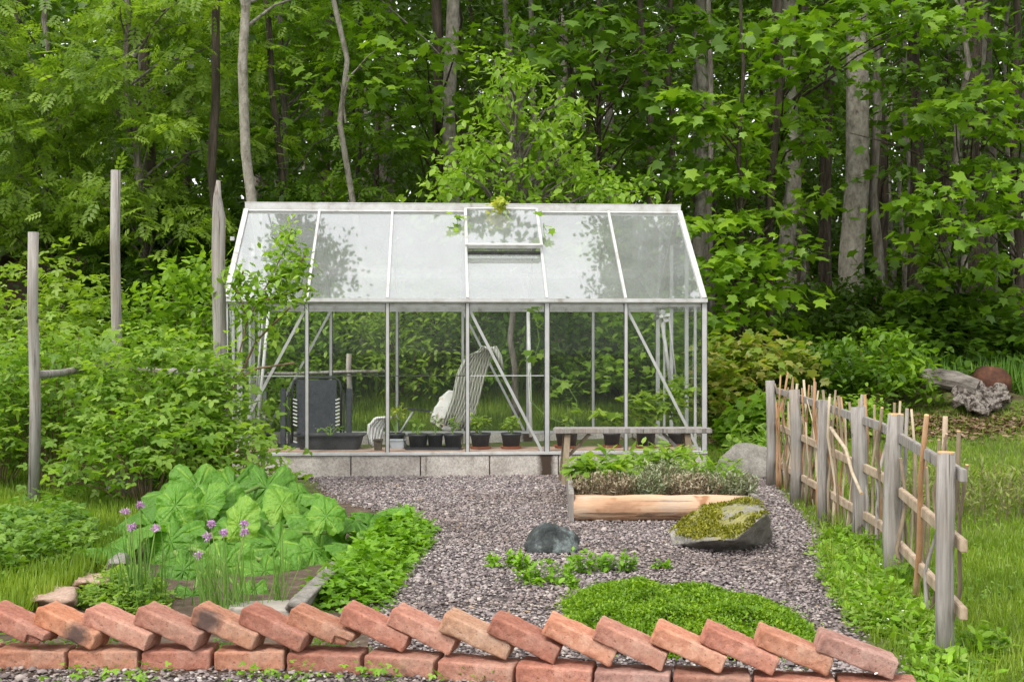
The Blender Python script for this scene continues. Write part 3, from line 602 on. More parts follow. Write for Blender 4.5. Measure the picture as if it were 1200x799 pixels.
def hull(name, pts, mat, label, cat, sub=3, amp=.02, fr=6, kind=None, parent=None, smooth=True):
    c = sum((Vector(p) for p in pts), Vector()) / len(pts); c.z = min(p[2] for p in pts)
    bm = bmesh.new(); [bm.verts.new(Vector(p) - c) for p in pts]; r = bmesh.ops.convex_hull(bm, input=bm.verts[:])
    bmesh.ops.delete(bm, geom=[g for g in r['geom_interior'] if isinstance(g, bmesh.types.BMVert)], context='VERTS')
    bmesh.ops.triangulate(bm, faces=bm.faces[:])
    for _ in range(sub): bmesh.ops.subdivide_edges(bm, edges=bm.edges[:], cuts=1, use_grid_fill=True); 
    bmesh.ops.smooth_vert(bm, verts=bm.verts[:], factor=.5, use_axis_x=True, use_axis_y=True, use_axis_z=True)
    bm.normal_update(); off = Vector((random.random() * 50, 0, 0))
    for v in bm.verts:
        n = mnoise.fractal(v.co * fr + off, 1, 2, 5); v.co += v.normal * n * amp
    me = bpy.data.meshes.new(name); bm.to_mesh(me); bm.free(); o = link(name, me, mat, parent, smooth); o.location = c
    return tag(o, label, cat)
hull('cushion', [at(px_, py_, D_ + d_) for px_, py_, d_ in [(505, 494, -.22), (510, 473, -.22), (526, 457, -.18), (548, 456, -.16), (560, 470, -.16), (556, 488, -.18), (540, 504, -.2), (518, 505, -.22), (520, 463, .05), (548, 462, .05), (548, 498, .05), (512, 490, .05)]], FLORAL, 'white floral cushion slumped on the reclining chair', 'cushion', 3, .03, 7)

# ------------------------------------------------------------ bench
bn = empty('bench', Vector((.88, 9.55, 0)), 'low weathered plank bench on splayed wooden legs before the greenhouse', 'bench', rz=R(1.5))
MB().box((-.575, -.10, .382), (.60, .015, .418)).build('seat', WOODG, bn, bevel=.004)
MB().box((-.56, .022, .384), (.56, .14, .416)).build('seat', WOODG, bn, bevel=.004)
for s, x in ((-1, -.47), (1, .42)):
    for yb, yt in ((-.13, -.05), (.17, .09)): MB().bar((x + s * .03, yb, 0), (x, yt, .38), .045, .045, (1, 0, 0)).build('leg', STICK, bn, bevel=.003)
    MB().bar((x, .0, .05 + .15), (x - s * .17, .0, .375), .03, .022).build('brace', WOODG if s > 0 else STICK, bn)
    MB().bar((x - .0, -.07, .33), (x, .11, .33), .03, .04).build('crossbar', STICK, bn)

# ------------------------------------------------------------ raised bed with herbs
rb = empty('raised_bed', Vector((.9, 8.2, 0)), 'raised herb bed with a peeled log front and thin plank side', 'raised bed')
o_ = rb.location
def rel(x, y, z): return Vector((x, y, z)) - o_
lg = []; 
MB().tube([rel(.37 + .115 * i, 7.62 - .01 * math.sin(i), .078 + .003 * math.sin(i * 2)) for i in range(10)], [.077, .080, .078, .081, .079, .077, .080, .078, .079, .077], 20, .012).build('log', LOG, rb, smooth=True)
MB().bar(rel(.352, 7.56, .085), rel(.405, 9.15, .085), .032, .17).build('side_board', WOODG, rb, bevel=.003)
MB().bar(rel(1.47, 7.70, .07), rel(1.50, 9.15, .07), .032, .14).bar(rel(.42, 9.13, .07), rel(1.47, 9.13, .07), .032, .14).build('back_board', WOODG, rb, bevel=.003)
MB().grid(lambda u, v: rel(.38 + 1.08 * u, 7.66 + 1.45 * v, .09 + .02 * math.sin(9 * u + 5 * v)), 10, 10).build('soil', SOIL, rb, smooth=True)
def shoots(name, label, cat, loc, rx, ry, n, h, lsize, tmpl, mat, per=10, stem=GSTEM, pitch=(10, 25), lean=.25, group=None, r=.002, z0=0, droop=False, taper=True, lo=.15):
    """a clump of upright stems clothed in leaves"""
    t = empty(name, loc, label, cat, group); st = MB(); P = []; Yw = []
    for _ in range(n):
        a = random.uniform(0, 6.283); d = math.sqrt(random.random()); x, y = math.cos(a) * d * rx, math.sin(a) * d * ry
        hh = h * random.uniform(.6, 1) * (1 - .35 * d * d if taper else 1); tx, ty = x + math.cos(a) * lean * hh * d + random.gauss(0, .1) * hh, y + math.sin(a) * lean * hh * d + random.gauss(0, .1) * hh
        st.tube([(x, y, z0), ((x + tx) / 2 + random.gauss(0, .02) * hh, (y + ty) / 2, z0 + hh * .55), (tx, ty, z0 + hh)], [r, r * .8, r * .5], 4, caps=False)
        for k in range(per):
            u = lo + (1 - lo) * (k + random.random()) / per; P.append((x + (tx - x) * u, y + (ty - y) * u, z0 + hh * u)); 
    st.build('stems', stem, t); leaves('foliage', P, lsize, tmpl, mat, t, pitch=pitch); return t
for x, y, rx, n, h, mt, sz, lb in [(.62, 8.35, .20, 26, .28, L_BUSH, .085, 'broad leaved light green mint clump at the left end of the log bed'), (1.02, 8.7, .22, 26, .30, L_BUSH, .080, 'tallest light green herb clump in the middle back of the log bed'), (1.30, 8.4, .18, 20, .24, L_APPLE, .075, 'yellowish green herb clump at the right end of the log bed')]:
    shoots('herb_plant', lb, 'herb', (x, y, .09), rx, rx * .8, int(n * 1.7), h * 1.08, sz, LANCE if n != 26 else OVAL, mt, per=12, lean=.3, group=None, pitch=(0, 25))
for x, y, rx, mt, lb, n in [(.58, 7.92, .17, L_TWIG, 'dry brownish lavender clump behind the left of the log', 120), (.85, 7.98, .17, L_GREY, 'grey green lavender clump behind the middle of the log', 130), (1.12, 7.92, .16, L_TWIG, 'twiggy brown lavender clump next to the mossy rock', 90), (1.35, 7.98, .17, L_GREY, 'grey lavender clump spilling over the right end of the log bed', 120), (1.0, 8.25, .20, L_GREY, 'silvery green sage clump in the centre of the log bed', 120)]:
    shoots('lavender', lb, 'lavender', (x, y, .09), rx, .16, n, .19 if y < 8.2 else .24, .032, LANCE, mt, per=18, stem=STEM, pitch=(35, 25), lean=.35, lo=.1)

# ------------------------------------------------------------ rocks
def U(px, py, z): return gr(px, py, z)
hull('mossy_rock', [U(785, 626, .05), U(822, 590, .17), U(885, 587, .21), U(898, 602, .21), U(862, 632, .10), U(820, 634, .07), (.84, 6.72, 0), U(850, 650, -.02), U(870, 645, -.02), U(905, 640, -.02), (1.33, 7.0, 0), (.98, 7.3, -.02), U(905, 612, .14)], MOSSST, 'angular grey boulder covered in yellow green moss beside the log bed', 'rock', 4, .022, 5)
mr = bpy.data.objects['mossy_rock']; bm = bmesh.new(); bm.from_mesh(mr.data); Pm = []
for fc_ in bm.faces:
    c_ = fc_.calc_center_median(); q_ = mnoise.fractal(c_ * 7 + Vector((3, 1, 2)), 1, 2, 4) - .55 * max(0, c_.x - .02) * 3 + .25
    if fc_.normal.z > .5 and q_ > .05:
        for _ in range(max(1, int(fc_.calc_area() * 26000 * min(q_ * 3, 1)))):
            v_ = random.choice(fc_.verts).co.lerp(c_, random.random()); Pm.append(tuple(v_ + fc_.normal * random.uniform(-.001, .006)))
bm.free()
leaves('moss', np.array(Pm), .016, OVAL, leafmat('moss_tufts', (.09, .10, .008), (.20, .20, .012), (.40, .37, .04), nscale=12, transl=.2), mr, pitch=(35, 30))
hull('dark_rock', [(.09, 6.44, 0), (.31, 6.42, 0), (.32, 6.60, 0), (.10, 6.62, 0), (.09, 6.47, .07), (.13, 6.46, .12), (.20, 6.45, .14), (.28, 6.46, .12), (.33, 6.50, .07), (.30, 6.58, .11), (.12, 6.60, .11), (.2, 6.6, .14), (.16, 6.52, .140), (.25, 6.52, .148), (.06, 6.52, .04), (.35, 6.54, .04)], DARKST, 'small blackish stone with pale patches standing in the gravel', 'rock', 3, .03, 9)
hull('grey_boulder', [(1.60, 9.9, 0), (2.15, 9.8, 0), (2.2, 10.3, 0), (1.6, 10.3, 0), (1.62, 9.95, .16), (1.75, 10.0, .26), (2.0, 10.0, .22), (2.15, 9.95, .14), (1.8, 10.2, .25)], STONE, 'rounded grey boulder between the greenhouse corner and the stick fence', 'rock', 3, .03, 5)
hull('brown_boulder', [(-2.72, 8.4, 0), (-2.3, 8.35, 0), (-2.3, 8.8, 0), (-2.7, 8.8, 0), (-2.62, 8.45, .24), (-2.42, 8.45, .28), (-2.4, 8.7, .26), (-2.6, 8.7, .2)], STONE, 'shaded brown boulder behind the left of the rhubarb', 'rock', 3, .03, 5)
hull('slab', [U(332, 716, 0), U(352, 724, 0), U(402, 668, 0), U(388, 660, 0), U(334, 708, .10), U(352, 712, .09), U(402, 662, .09), U(389, 656, .10)], STONE, 'grey slab edging the soil between rhubarb and strawberry plants', 'stone', 3, .01, 9)
hull('slab', [U(424, 622, 0), U(470, 622, 0), U(470, 612, 0), U(424, 612, 0), U(424, 618, .07), U(470, 618, .07), U(470, 609, .07), U(424, 609, .07)], STONE, 'flat grey slab under the rightmost rhubarb leaf', 'stone', 3, .01, 9)
hull('pink_stone', [U(25, 712, 0), U(90, 712, 0), U(95, 690, 0), U(45, 686, 0), U(40, 702, .06), U(85, 704, .07), U(88, 688, .07)], PINKST, 'flat pinkish stone on the grass edge behind the leftmost bricks', 'stone', 3, .015, 8)
hull('pink_stone', [U(82, 690, 0), U(132, 692, 0), U(134, 674, 0), U(95, 672, 0), U(90, 682, .07), U(128, 684, .09), U(130, 672, .08)], PINKST, 'rounded pinkish stone just left of the chives', 'stone', 3, .015, 8)
hull('grey_stone', [U(122, 672, 0), U(150, 675, 0), U(152, 650, 0), U(128, 646, 0), U(126, 660, .10), U(148, 660, .12), U(148, 648, .12)], STONE, 'grey stone under the large left rhubarb leaf', 'stone', 3, .015, 8)
hull('pale_slab', [U(265, 722, 0), U(345, 726, 0), U(340, 704, 0), U(270, 704, 0), U(268, 712, .035), U(342, 715, .035), U(340, 702, .035)], noisemat('pale_concrete', [(.3, (.22, .20, .17)), (.7, (.36, .33, .29))], 9), 'pale flat concrete strip directly behind the slanted bricks below the rhubarb', 'stone', 3, .006, 9)

# ------------------------------------------------------------ bricks
def brickmesh(seed, L=.25, Wd=.118, H_=.063, chip=0):
    """rounded box on a regular grid, with worn edges and uneven faces"""
    rs = random.Random(seed); L *= rs.uniform(.97, 1.02) if seed >= 200 else 1; nx_, ny_, nz_ = max(int(L / .006), 6), 19, 11; V = {}; Fc = []; co = []
    def vid(i, j, k):
        if (i, j, k) not in V: V[(i, j, k)] = len(co); co.append(Vector(((i / nx_ - .5) * L, (j / ny_ - .5) * Wd, (k / nz_ - .5) * H_)))
        return V[(i, j, k)]
    for i in range(nx_):
        for j in range(ny_):
            Fc.append((vid(i, j, 0), vid(i, j + 1, 0), vid(i + 1, j + 1, 0), vid(i + 1, j, 0))); Fc.append((vid(i, j, nz_), vid(i + 1, j, nz_), vid(i + 1, j + 1, nz_), vid(i, j + 1, nz_)))
        for k in range(nz_):
            Fc.append((vid(i, 0, k), vid(i + 1, 0, k), vid(i + 1, 0, k + 1), vid(i, 0, k + 1))); Fc.append((vid(i, ny_, k), vid(i, ny_, k + 1), vid(i + 1, ny_, k + 1), vid(i + 1, ny_, k)))
    for j in range(ny_):
        for k in range(nz_):
            Fc.append((vid(0, j, k), vid(0, j, k + 1), vid(0, j + 1, k + 1), vid(0, j + 1, k))); Fc.append((vid(nx_, j, k), vid(nx_, j + 1, k), vid(nx_, j + 1, k + 1), vid(nx_, j, k + 1)))
    off = Vector((seed * 7.3, seed * 1.7, 0)); out_ = []; h = Vector((L / 2, Wd / 2, H_ / 2)); sk_ = [rs.uniform(-.05, .05) for _ in range(4)]
    for c in co:
        r = .0045 + .012 * max(0, mnoise.noise(c * 14 + off)) + .009 * max(0, mnoise.noise(c * 45 + off))
        q = Vector([max(-hh + r, min(hh - r, v)) for v, hh in zip(c, h)]); d = c - q
        nn = d.normalized() if d.length > 1e-6 else Vector((0, 0, 0)); p = q + nn * min(d.length, r)
        p += nn * (mnoise.fractal(c * 34 + off, 1, 2, 4) * .0024 + mnoise.noise(c * 11 + off) * .0028 - .006 * max(0, mnoise.noise(c * 26 + off * 3) - .35))
        if chip and c.x > L / 2 - .055 and c.z < 0: p.z += .022 * (c.x - L / 2 + .055) / .055 * (1 + mnoise.noise(c * 50)); p.y += .008; p.x -= .01
        p.z += sk_[0] * p.x * .3 * (p.z > 0) ; p.y += sk_[1] * p.x * .4; p.x += sk_[2] * p.z
        out_.append(tuple(p))
    me = bpy.data.meshes.new('brick'); me.from_pydata(out_, [], Fc); me.update(); me.shade_smooth(); return me
def lineY(px):   # distance of the front edge of the edging under pixel column px
    return float(np.interp(px, [-60, 40, 370, 470, 560, 650, 750, 1000, 1100], [4.21, 4.207, 4.185, 4.12, 4.04, 3.98, 3.92, 3.83, 3.80]))
low_joints = [-190, -100, -8, 77, 163, 248, 334, 424, 510, 602, 694, 787, 882, 982, 1080]
low_lab = ['leftmost bottom course brick, partly out of the picture', 'rosy brick of the bottom course under the first two slanted bricks', 'orange bottom course brick with a cracked middle, below the scorched slanted brick', 'long orange bottom brick with weeds growing on its left top', 'red bottom course brick just left of the smooth wide orange one', 'smooth evenly orange bottom course brick below the slanted brick with a broken right end', 'short orange bottom brick with its right end dark, below the deep red slanted brick', 'pale pinkish bottom brick with a mortar smeared left corner', 'bottom course brick below the pale buff slanted brick', 'red bottom course brick right of the one under the buff brick', 'brownish mortar marked bottom brick under the green mat, third from the right end', 'greyish bottom brick below the chipped slanted bricks, second from the right end', 'low red bottom brick at the right, cut by the picture edge', 'last bottom brick under the dull brown slanted brick at the right end']
for i in range(len(low_joints) - 1):
    a, b = low_joints[i] + 2, low_joints[i + 1] - 2; ya, yb = lineY(a), lineY(b); xa, xb = (a - 600) / F * ya, (b - 600) / F * yb
    L = math.hypot(xb - xa, yb - ya); me = brickmesh(100 + i, L, .12, .066)
    o = link('brick', me, BR[[4, 2, 1, 1, 0, 1, 0, 2, 2, 0, 4, 2, 0, 0][i]]); ang = math.atan2(yb - ya, xb - xa)
    o.location = ((xa + xb) / 2 - math.sin(ang) * .06, (ya + yb) / 2 + math.cos(ang) * .06, .034 + random.uniform(-.003, .003)); o.rotation_euler = (R(random.uniform(-1.5, 1.5)), R(random.uniform(-.7, .7)), ang + R(random.uniform(-1, 1)))
    tag(o, low_lab[i], 'brick', 'flat bricks of the bottom course')
up_x = [-22, 38, 98, 158, 223, 281, 336, 400, 457, 520, 576, 641, 701, 769, 828, 892, 965]
up_m = [0, 5, 2, 2, 6, 0, 1, 0, 2, 3, 0, 1, 2, 1, 0, 1, 4]
up_lab = ['leftmost slanted brick, its lower right corner broken away orange', 'slanted orange brick with a black scorch near its right end, second from the left', 'slanted dull red brick between the scorched brick and the tall rosy one', 'slanted rosy brick standing highest, in front of the left chives', 'slanted orange brick with two black patches on its face', 'slanted brown red brick between the black patched brick and the broken ended one', 'slanted orange brick with a crumbled mortar covered right end', 'deep red slanted brick with a grey top, left edge of the bare gravel', 'slanted pinkish brick with a grey worn top, between the deep red and the buff brick', 'pale buff slanted brick with a rounded left end', 'large salmon slanted brick right of the buff brick', 'slanted salmon brick overlapping the left edge of the bright green mat', 'slanted brick with nicked lower edge before the green mat, fifth from the right end', 'orange slanted brick before the green mat, fourth from the right end', 'slanted brick with a dark hole in its face, third from the right end', 'slanted brick with an orange lower right end, second from the right', 'dull brown slanted brick closing the right end of the row, its pale left end showing']
tilt = [21, 20, 20, 21, 20.5, 21.5, 20, 23, 23.5, 21.5, 23, 23.5, 23, 21.5, 22.5, 21, 19]
for i, px in enumerate(up_x):
    y = lineY(px); L, Hh = .238, .059; th = R(tilt[i])
    x = (px - 600) / F * (y - .005); 
    me = brickmesh(200 + i, L, .118, Hh, chip=1 if i in (0, 6) else 0)
    o = link('brick', me, BR[up_m[i]]); 
    # left edge (upper front-left bottom corner) at x ; right bottom corner rests on the course below
    yaw = R(random.uniform(-9, -4) if px > 300 else random.uniform(-13, -8)) - .06 * (px > 380)
    cz = .069 + (L / 2) * math.sin(th) + (Hh / 2) * math.cos(th)
    cxx = x + (L / 2) * math.cos(th) * math.cos(yaw) + .002
    cyy = y + .059 + (L / 2) * math.sin(yaw) * .5 + .012
    o.location = (cxx, cyy + random.uniform(-.006, .006), cz + random.uniform(-.001, .003))
    o.rotation_euler = Matrix.Rotation(yaw, 4, 'Z').to_3x3().__matmul__(Matrix.Rotation(th, 3, 'Y')).to_euler()
    tag(o, up_lab[i], 'brick', 'slanted bricks leaning along the top')

# ------------------------------------------------------------ stick fence on the right
fx = [(1.90, 9.4), (1.86, 8.4), (1.81, 7.45), (1.79, 6.6), (1.67, 5.6), (1.44, 4.25)]
wf = empty('stick_fence', (1.75, 6.8, 0), 'rustic fence of round posts, sawn rails and woven upright sticks', 'fence')
ow = wf.location
tops = [.775, .75, .73, .735, .76, .715]; rads = [.034, .037, .030, .040, .037, .030]
for k, ((x, y), h, r) in enumerate(zip(fx, tops, rads)):
    jx = random.uniform(-.01, .01)
    p = MB().tube([Vector((x, y, -.05)) - ow, Vector((x + jx, y, h * .3)) - ow, Vector((x + jx * .5, y, h * .7)) - ow, Vector((x - jx, y, h)) - ow], [r * 1.05, r, r * .97, r * .95], 14, .05).build('post', WOODG, wf, smooth=True)
    if k >= 4: MB().lathe(Vector((x - jx, y, h)) - ow, [(0, .0025), (r * .93, .002), (r * .95, -.004)], 14).build('cut_top', ENDGRAIN, p)
def fpt(t, z, dx=.05):     # t in 0..5 along the posts; rails run on the outer side
    i = min(int(t), 4); u = t - i; a, b = fx[i], fx[i + 1]; return Vector((a[0] + (b[0] - a[0]) * u + dx, a[1] + (b[1] - a[1]) * u, z))
for z0, z1, mt in ((.70, .645, WOODG), (.44, .415, WOODL), (.17, .19, WOODL)):
    m_ = MB(); 
    for (a, b) in ((-.1, 1.7), (1.7, 3.4), (3.4, 5.22)):
        p = fpt(max(a, 0), z0 + (z1 - z0) * a / 5) - ow; q_ = fpt(min(b, 5), z0 + (z1 - z0) * b / 5) - ow
        if b > 5: q_ += (q_ - p).normalized() * .06
        o = MB().bar(p, q_, .024, .042).build('rail', mt, wf, bevel=.003)
def stick(t0, t1, ztop, r, mat, dx0, dx1, z0=-.02, bend=.016):
    if t1 is None: t1 = max(.03, t0 + random.gauss(0, .08))
    a = fpt(t0, z0, dx0) - ow; b = fpt(t1, ztop, dx1) - ow; m1 = a.lerp(b, .35) + Vector((random.gauss(0, bend), random.gauss(0, bend), 0)); m2 = a.lerp(b, .7) + Vector((random.gauss(0, bend), random.gauss(0, bend), 0))
    s = MB().tube([a, a.lerp(m1, .5), m1, m1.lerp(m2, .5), m2, b], [r * 1.1, r * 1.05, r, r * .95, r * .88, r * .8], 7).build('stick', mat, wf, smooth=True)
    if t1 > 2.5: MB().tube([b, b + (b - m2).normalized() * .002], r * .78, 7).build('cut_end', ENDGRAIN, s)
random.seed(21)
for k in range(68):
    t = .06 + 4.8 * (k / 67) ** 1.0 + random.uniform(-.04, .04); t = min(max(t, .03), 4.93)
    if 1.2 < t and random.random() < .12: continue
    far = t < 1.6; mt = random.choice([ORANGE, ORANGE, STICK, PALE]) if far else random.choice([STICK, STICK, PALE, WOODG, STICK, STICK, PALE, ORANGE])
    stick(min(max(t + random.gauss(0, .07), 0), 4.95), min(max(t + random.gauss(0, .06), 0), 4.97), random.uniform(.62, .86) - .015 * t, random.uniform(.006, .011) if t < 3 else random.uniform(.006, .011), mt, random.choice([.03, .085, .09]), random.choice([.025, .085, .088]))
for k in range(24): stick(random.uniform(.03, 2.0), random.uniform(.05, 2.0) if k < 4 else None, random.uniform(.5, .82), random.uniform(.004, .008), random.choice([ORANGE, PALE, STICK]), random.choice([.03, .085]), random.choice([.025, .085]), bend=.02)
stick(2.55, 3.4, .34, .010, PALE, -.06, -.05, z0=.60); stick(4.35, 4.55, .80, .012, ORANGE, .02, .03)
stick(4.62, 4.6, .80, .012, WOODL, .09, .09)

# ------------------------------------------------------------ tall posts on the left and rail fence behind
def rail_fence(label, posts, rails, mat=WOODG, name='rail_fence'):
    o0 = Vector((posts[0][0], posts[0][1], 0)); t = empty(name, o0, label, 'fence')
    for x, y, h, r, tip in posts:
        g = gz(x, y); pts = [Vector((x, y, g - .1)), Vector((x + .01, y, g + h * .4)), Vector((x - .006, y, g + h * .75)), Vector((x, y, g + h - tip)), ]; rr = [r * 1.1, r, r * .98, r * .95]
        if tip: pts += [Vector((x - r * .25, y, g + h - tip * .45)), Vector((x - r * .1, y, g + h))]; rr += [r * .6, r * .28]
        MB().tube([p - o0 for p in pts], rr, 12, .05).build('post', mat, t, smooth=True)
    for a, b, r in rails: MB().tube([Vector(p) - o0 for p in curve_pts(a, b, -.01, 4, .008)], r, 8, .05).build('rail', mat, t, smooth=True)
rail_fence('old grey fence of tall round posts rising out of the berry bushes', [(-2.99, 8.0, 1.75, .034, 0), (-2.94, 9.5, 2.33, .039, 0), (-2.07, 9.05, 2.20, .050, .26)], [((-2.98, 8.05, .86), (-2.93, 9.5, .90), .024), ((-3.0, 9.55, .86), (-2.0, 9.1, .84), .028)])
rail_fence('low pole fence on the grass behind the greenhouse', [(-2.9, 13.2, .55, .03, 0), (-1.68, 13.2, .70, .028, 0)], [((-3.2, 13.1, .72), (-1.3, 13.2, .74), .018)], WOODG)

# ------------------------------------------------------------ plants near the camera
random.seed(33)
def clusters_bush(name, label, cat, loc, rx, ry, h, K, per, lsize, tmpl, mat, sigma=.10, z0=.25, stems=18, stemmat=STEM, pitch=(-20, 25), group=None, shape=None, flat=.7, r=.006):
    t = empty(name, loc, label, cat, group); cs = []
    for _ in range(K):
        while True:
            x, y, z = random.uniform(-1, 1), random.uniform(-1, 1), random.uniform(0, 1); d = x * x + y * y + z * z
            if d < 1 and random.random() < .25 + .75 * d: break
        cs.append(Vector((x * rx, y * ry, h * (z0 + (1 - z0) * z))))
    st = MB()
    for c in random.sample(cs, min(stems, K)):
        b = Vector((c.x * .18, c.y * .18, 0)); st.tube([b, b.lerp(c, .4) + Vector((0, 0, h * .12)), b.lerp(c, .75) + Vector((0, 0, h * .08)), c], [r, r * .8, r * .6, r * .35], 5, caps=False)
    st.build('stems', stemmat, t)
    cs = np.array([tuple(c) for c in cs]); P = np.repeat(cs, per, 0) + rng.normal(0, 1, (K * per, 3)) * np.array((sigma, sigma, sigma * flat)); P[:, 2] = np.maximum(P[:, 2], .02)
    leaves('foliage', P, lsize, tmpl, mat, t, pitch=pitch); return t
BB = [(-3.15, 9.0, .75, .7, 1.20, 'tall berry bush behind the leftmost fence post'), (-2.35, 8.7, .62, .6, 1.15, 'largest berry bush, in front of the middle tall post'), (-2.12, 8.65, .36, .42, .92, 'rounded berry bush touching the left corner of the greenhouse'), (-3.75, 9.3, .6, .5, 1.0, 'berry bush cut by the left picture edge'), (-2.3, 8.05, .55, .35, .66, 'low spreading berry bush between the leftmost post and the rhubarb'), (-1.83, 8.3, .40, .3, .50, 'small light green bush right behind the rhubarb')]
for x, y, rx, ry, h, lb in BB:
    clusters_bush('berry_bush', lb, 'bush', (x, y, 0), rx, ry, h, int(58 * rx * h * 2.2), 19, .086, TRI, L_BUSH, .095, .28 if h > .6 else .15, stems=26, group='berry bushes')
yt = empty('young_apple_tree', (-2.05, 8.9, 0), 'slender young fruit tree reaching up in front of the left roof corner', 'tree'); st = MB(); P = []
def pq(px, py, dy=0): return at(px, py, 8.9 + dy) - Vector((-2.05, 8.9, 0))
lines = [[(262, 640), (268, 520), (272, 450), (290, 375), (315, 330), (335, 290), (342, 268)], [(272, 450), (300, 432), (345, 425)][:3], [(290, 375), (278, 340), (285, 318)], [(300, 355), (335, 345), (362, 335)], [(315, 330), (345, 318), (358, 300)], [(272, 460), (300, 400), (340, 360)]]
for ln in lines:
    pts = [pq(*p, .05 * (hash(p) % 5 - 2)) for p in ln]; st.tube(pts, [max(.009 - .0012 * i, .003) for i in range(len(pts))], 6)
    if ln[1] != (300, 432): 
        for i in range(len(pts) - 1):
            if ln[i][1] > 400: continue
            for _ in range(95): P.append(pts[i].lerp(pts[i + 1], random.random()) + Vector((random.gauss(0, .06), random.gauss(0, .06), random.gauss(0, .05))))
st.build('trunk', STEM, yt); leaves('crown', [tuple(p) for p in P], .058, OVAL, L_APPLE, yt, pitch=(-15, 35))
# rhubarb
rh = empty('rhubarb', (-1.75, 6.6, 0), 'large rhubarb plant with broad crinkled green leaves behind the slanted bricks', 'rhubarb')
o_ = rh.location; lf = MB(); sk = MB(); vals = []
def rleaf(tip_px, tip_py, Yc, w, L_, yawd, pitchd, seed):
    """broad crinkled leaf centred under a pixel"""
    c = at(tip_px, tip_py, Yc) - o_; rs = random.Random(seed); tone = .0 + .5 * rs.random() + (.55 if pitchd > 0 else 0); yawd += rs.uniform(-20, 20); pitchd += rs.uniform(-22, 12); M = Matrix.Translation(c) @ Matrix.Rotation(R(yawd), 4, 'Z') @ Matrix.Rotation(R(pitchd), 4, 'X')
    w *= 1.12; L_ *= 1.15; nr, na = 16, 112; base = len(lf.v); ph = rs.uniform(0, 6)
    for i in range(nr + 1):
        rr = i / nr
        for j in range(na):
            a = 2 * math.pi * j / na; up = a - math.pi / 2; tip = math.cos(up)
            lobe = .86 + .16 * max(tip, 0) ** 3 + .035 * math.sin(7 * a + ph) * rr + .02 * math.sin(19 * a + ph) * rr
            nd = abs(((a - 1.5 * math.pi + math.pi) % (2 * math.pi)) - math.pi)
            if nd < .5: lobe *= .45 + .55 * nd / .5
            x = math.cos(a) * w * rr * lobe; y = math.sin(a) * L_ * rr * lobe
            vein = min(abs(math.sin((up - q_) / 2)) for q_ in (0, .75, -.75, 1.6, -1.6, 2.5, -2.5))
            z = -.30 * w * rr ** 2.2 + .10 * w * rr ** 2 * math.sin(5 * a + ph) + .065 * w * rr ** 2.5 * math.sin(9 * a + 2 * ph) + .03 * w * rr ** 4 * math.sin(23 * a + ph)
            z -= .09 * w * max(0, 1 - vein / .07) * (1 - .6 * rr) ; z += .05 * w * mnoise.noise(Vector((x * 22, y * 22, seed * 3.1))) * min(vein / .1, 1)
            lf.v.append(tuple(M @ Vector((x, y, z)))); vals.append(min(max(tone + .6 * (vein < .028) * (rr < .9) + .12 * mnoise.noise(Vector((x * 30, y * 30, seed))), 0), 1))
    for i in range(nr):
        for j in range(na):
            lf.f.append((base + i * na + j, base + i * na + (j + 1) % na, base + (i + 1) * na + (j + 1) % na, base + (i + 1) * na + j))
    b = Vector((rs.uniform(-.18, .18) + c.x * .25, rs.uniform(-.1, .15) + c.y * .2, 0)); e = M @ Vector((0, -L_ * .35, -.03))
    sk.tube([b, b.lerp(e, .5) + Vector((0, 0, .03)), e - Vector((0, 0, .03))], [.014, .012, .009], 7)
RL = [(195, 578, 7.2, .17, .20, 150, -35), (232, 572, 7.3, .17, .20, 190, -45), (272, 574, 7.3, .19, .21, 175, -50), (312, 572, 7.3, .17, .21, 200, -48), (350, 578, 7.2, .17, .19, 215, -40), (385, 588, 7.2, .14, .16, 240, -30),
      (165, 598, 6.8, .16, .18, 120, -30), (205, 604, 6.8, .18, .20, 160, -45), (250, 598, 6.9, .18, .21, 185, -48), (296, 602, 6.9, .18, .21, 190, -52), (338, 606, 6.8, .18, .20, 210, -45), (376, 612, 6.7, .16, .18, 235, -32), (438, 602, 6.9, .12, .15, 265, -15), (415, 610, 6.7, .12, .13, 250, -20),
      (150, 625, 6.3, .19, .23, 115, -30), (200, 635, 6.2, .17, .19, 165, -45), (240, 632, 6.4, .15, .17, 170, 20), (282, 638, 6.3, .17, .19, 185, -52), (325, 640, 6.3, .17, .19, 200, -50), (366, 645, 6.2, .16, .17, 225, -40),
      (215, 668, 5.8, .13, .15, 170, -45), (262, 664, 5.9, .14, .16, 180, -50), (310, 668, 5.9, .13, .15, 195, -48), (348, 668, 6.0, .10, .12, 210, -40), (225, 697, 5.4, .10, .11, 180, -40), (292, 697, 5.45, .08, .09, 180, -45), (120, 642, 6.1, .12, .13, 100, -10), (205, 592, 6.6, .11, .13, 20, 60), (280, 615, 6.3, .10, .13, -10, 65), (330, 590, 6.8, .10, .13, 30, 62), (240, 590, 6.85, .10, .13, -20, 66), (382, 604, 6.5, .10, .12, 20, 60), (452, 598, 7.0, .11, .12, 280, 10), (408, 640, 6.3, .11, .13, 250, -25)]
for k, a in enumerate(RL): rleaf(*a, k + 1)
fo = lf.build('foliage', L_RHU, rh, smooth=True); at_ = fo.data.attributes.new('var', 'FLOAT', 'POINT'); at_.data.foreach_set('value', vals)
sk.build('stalks', noisemat('rhubarb_stalk', [(.3, (.10, .18, .04)), (.6, (.16, .24, .06)), (.75, (.30, .14, .08))], 8), rh, smooth=True)
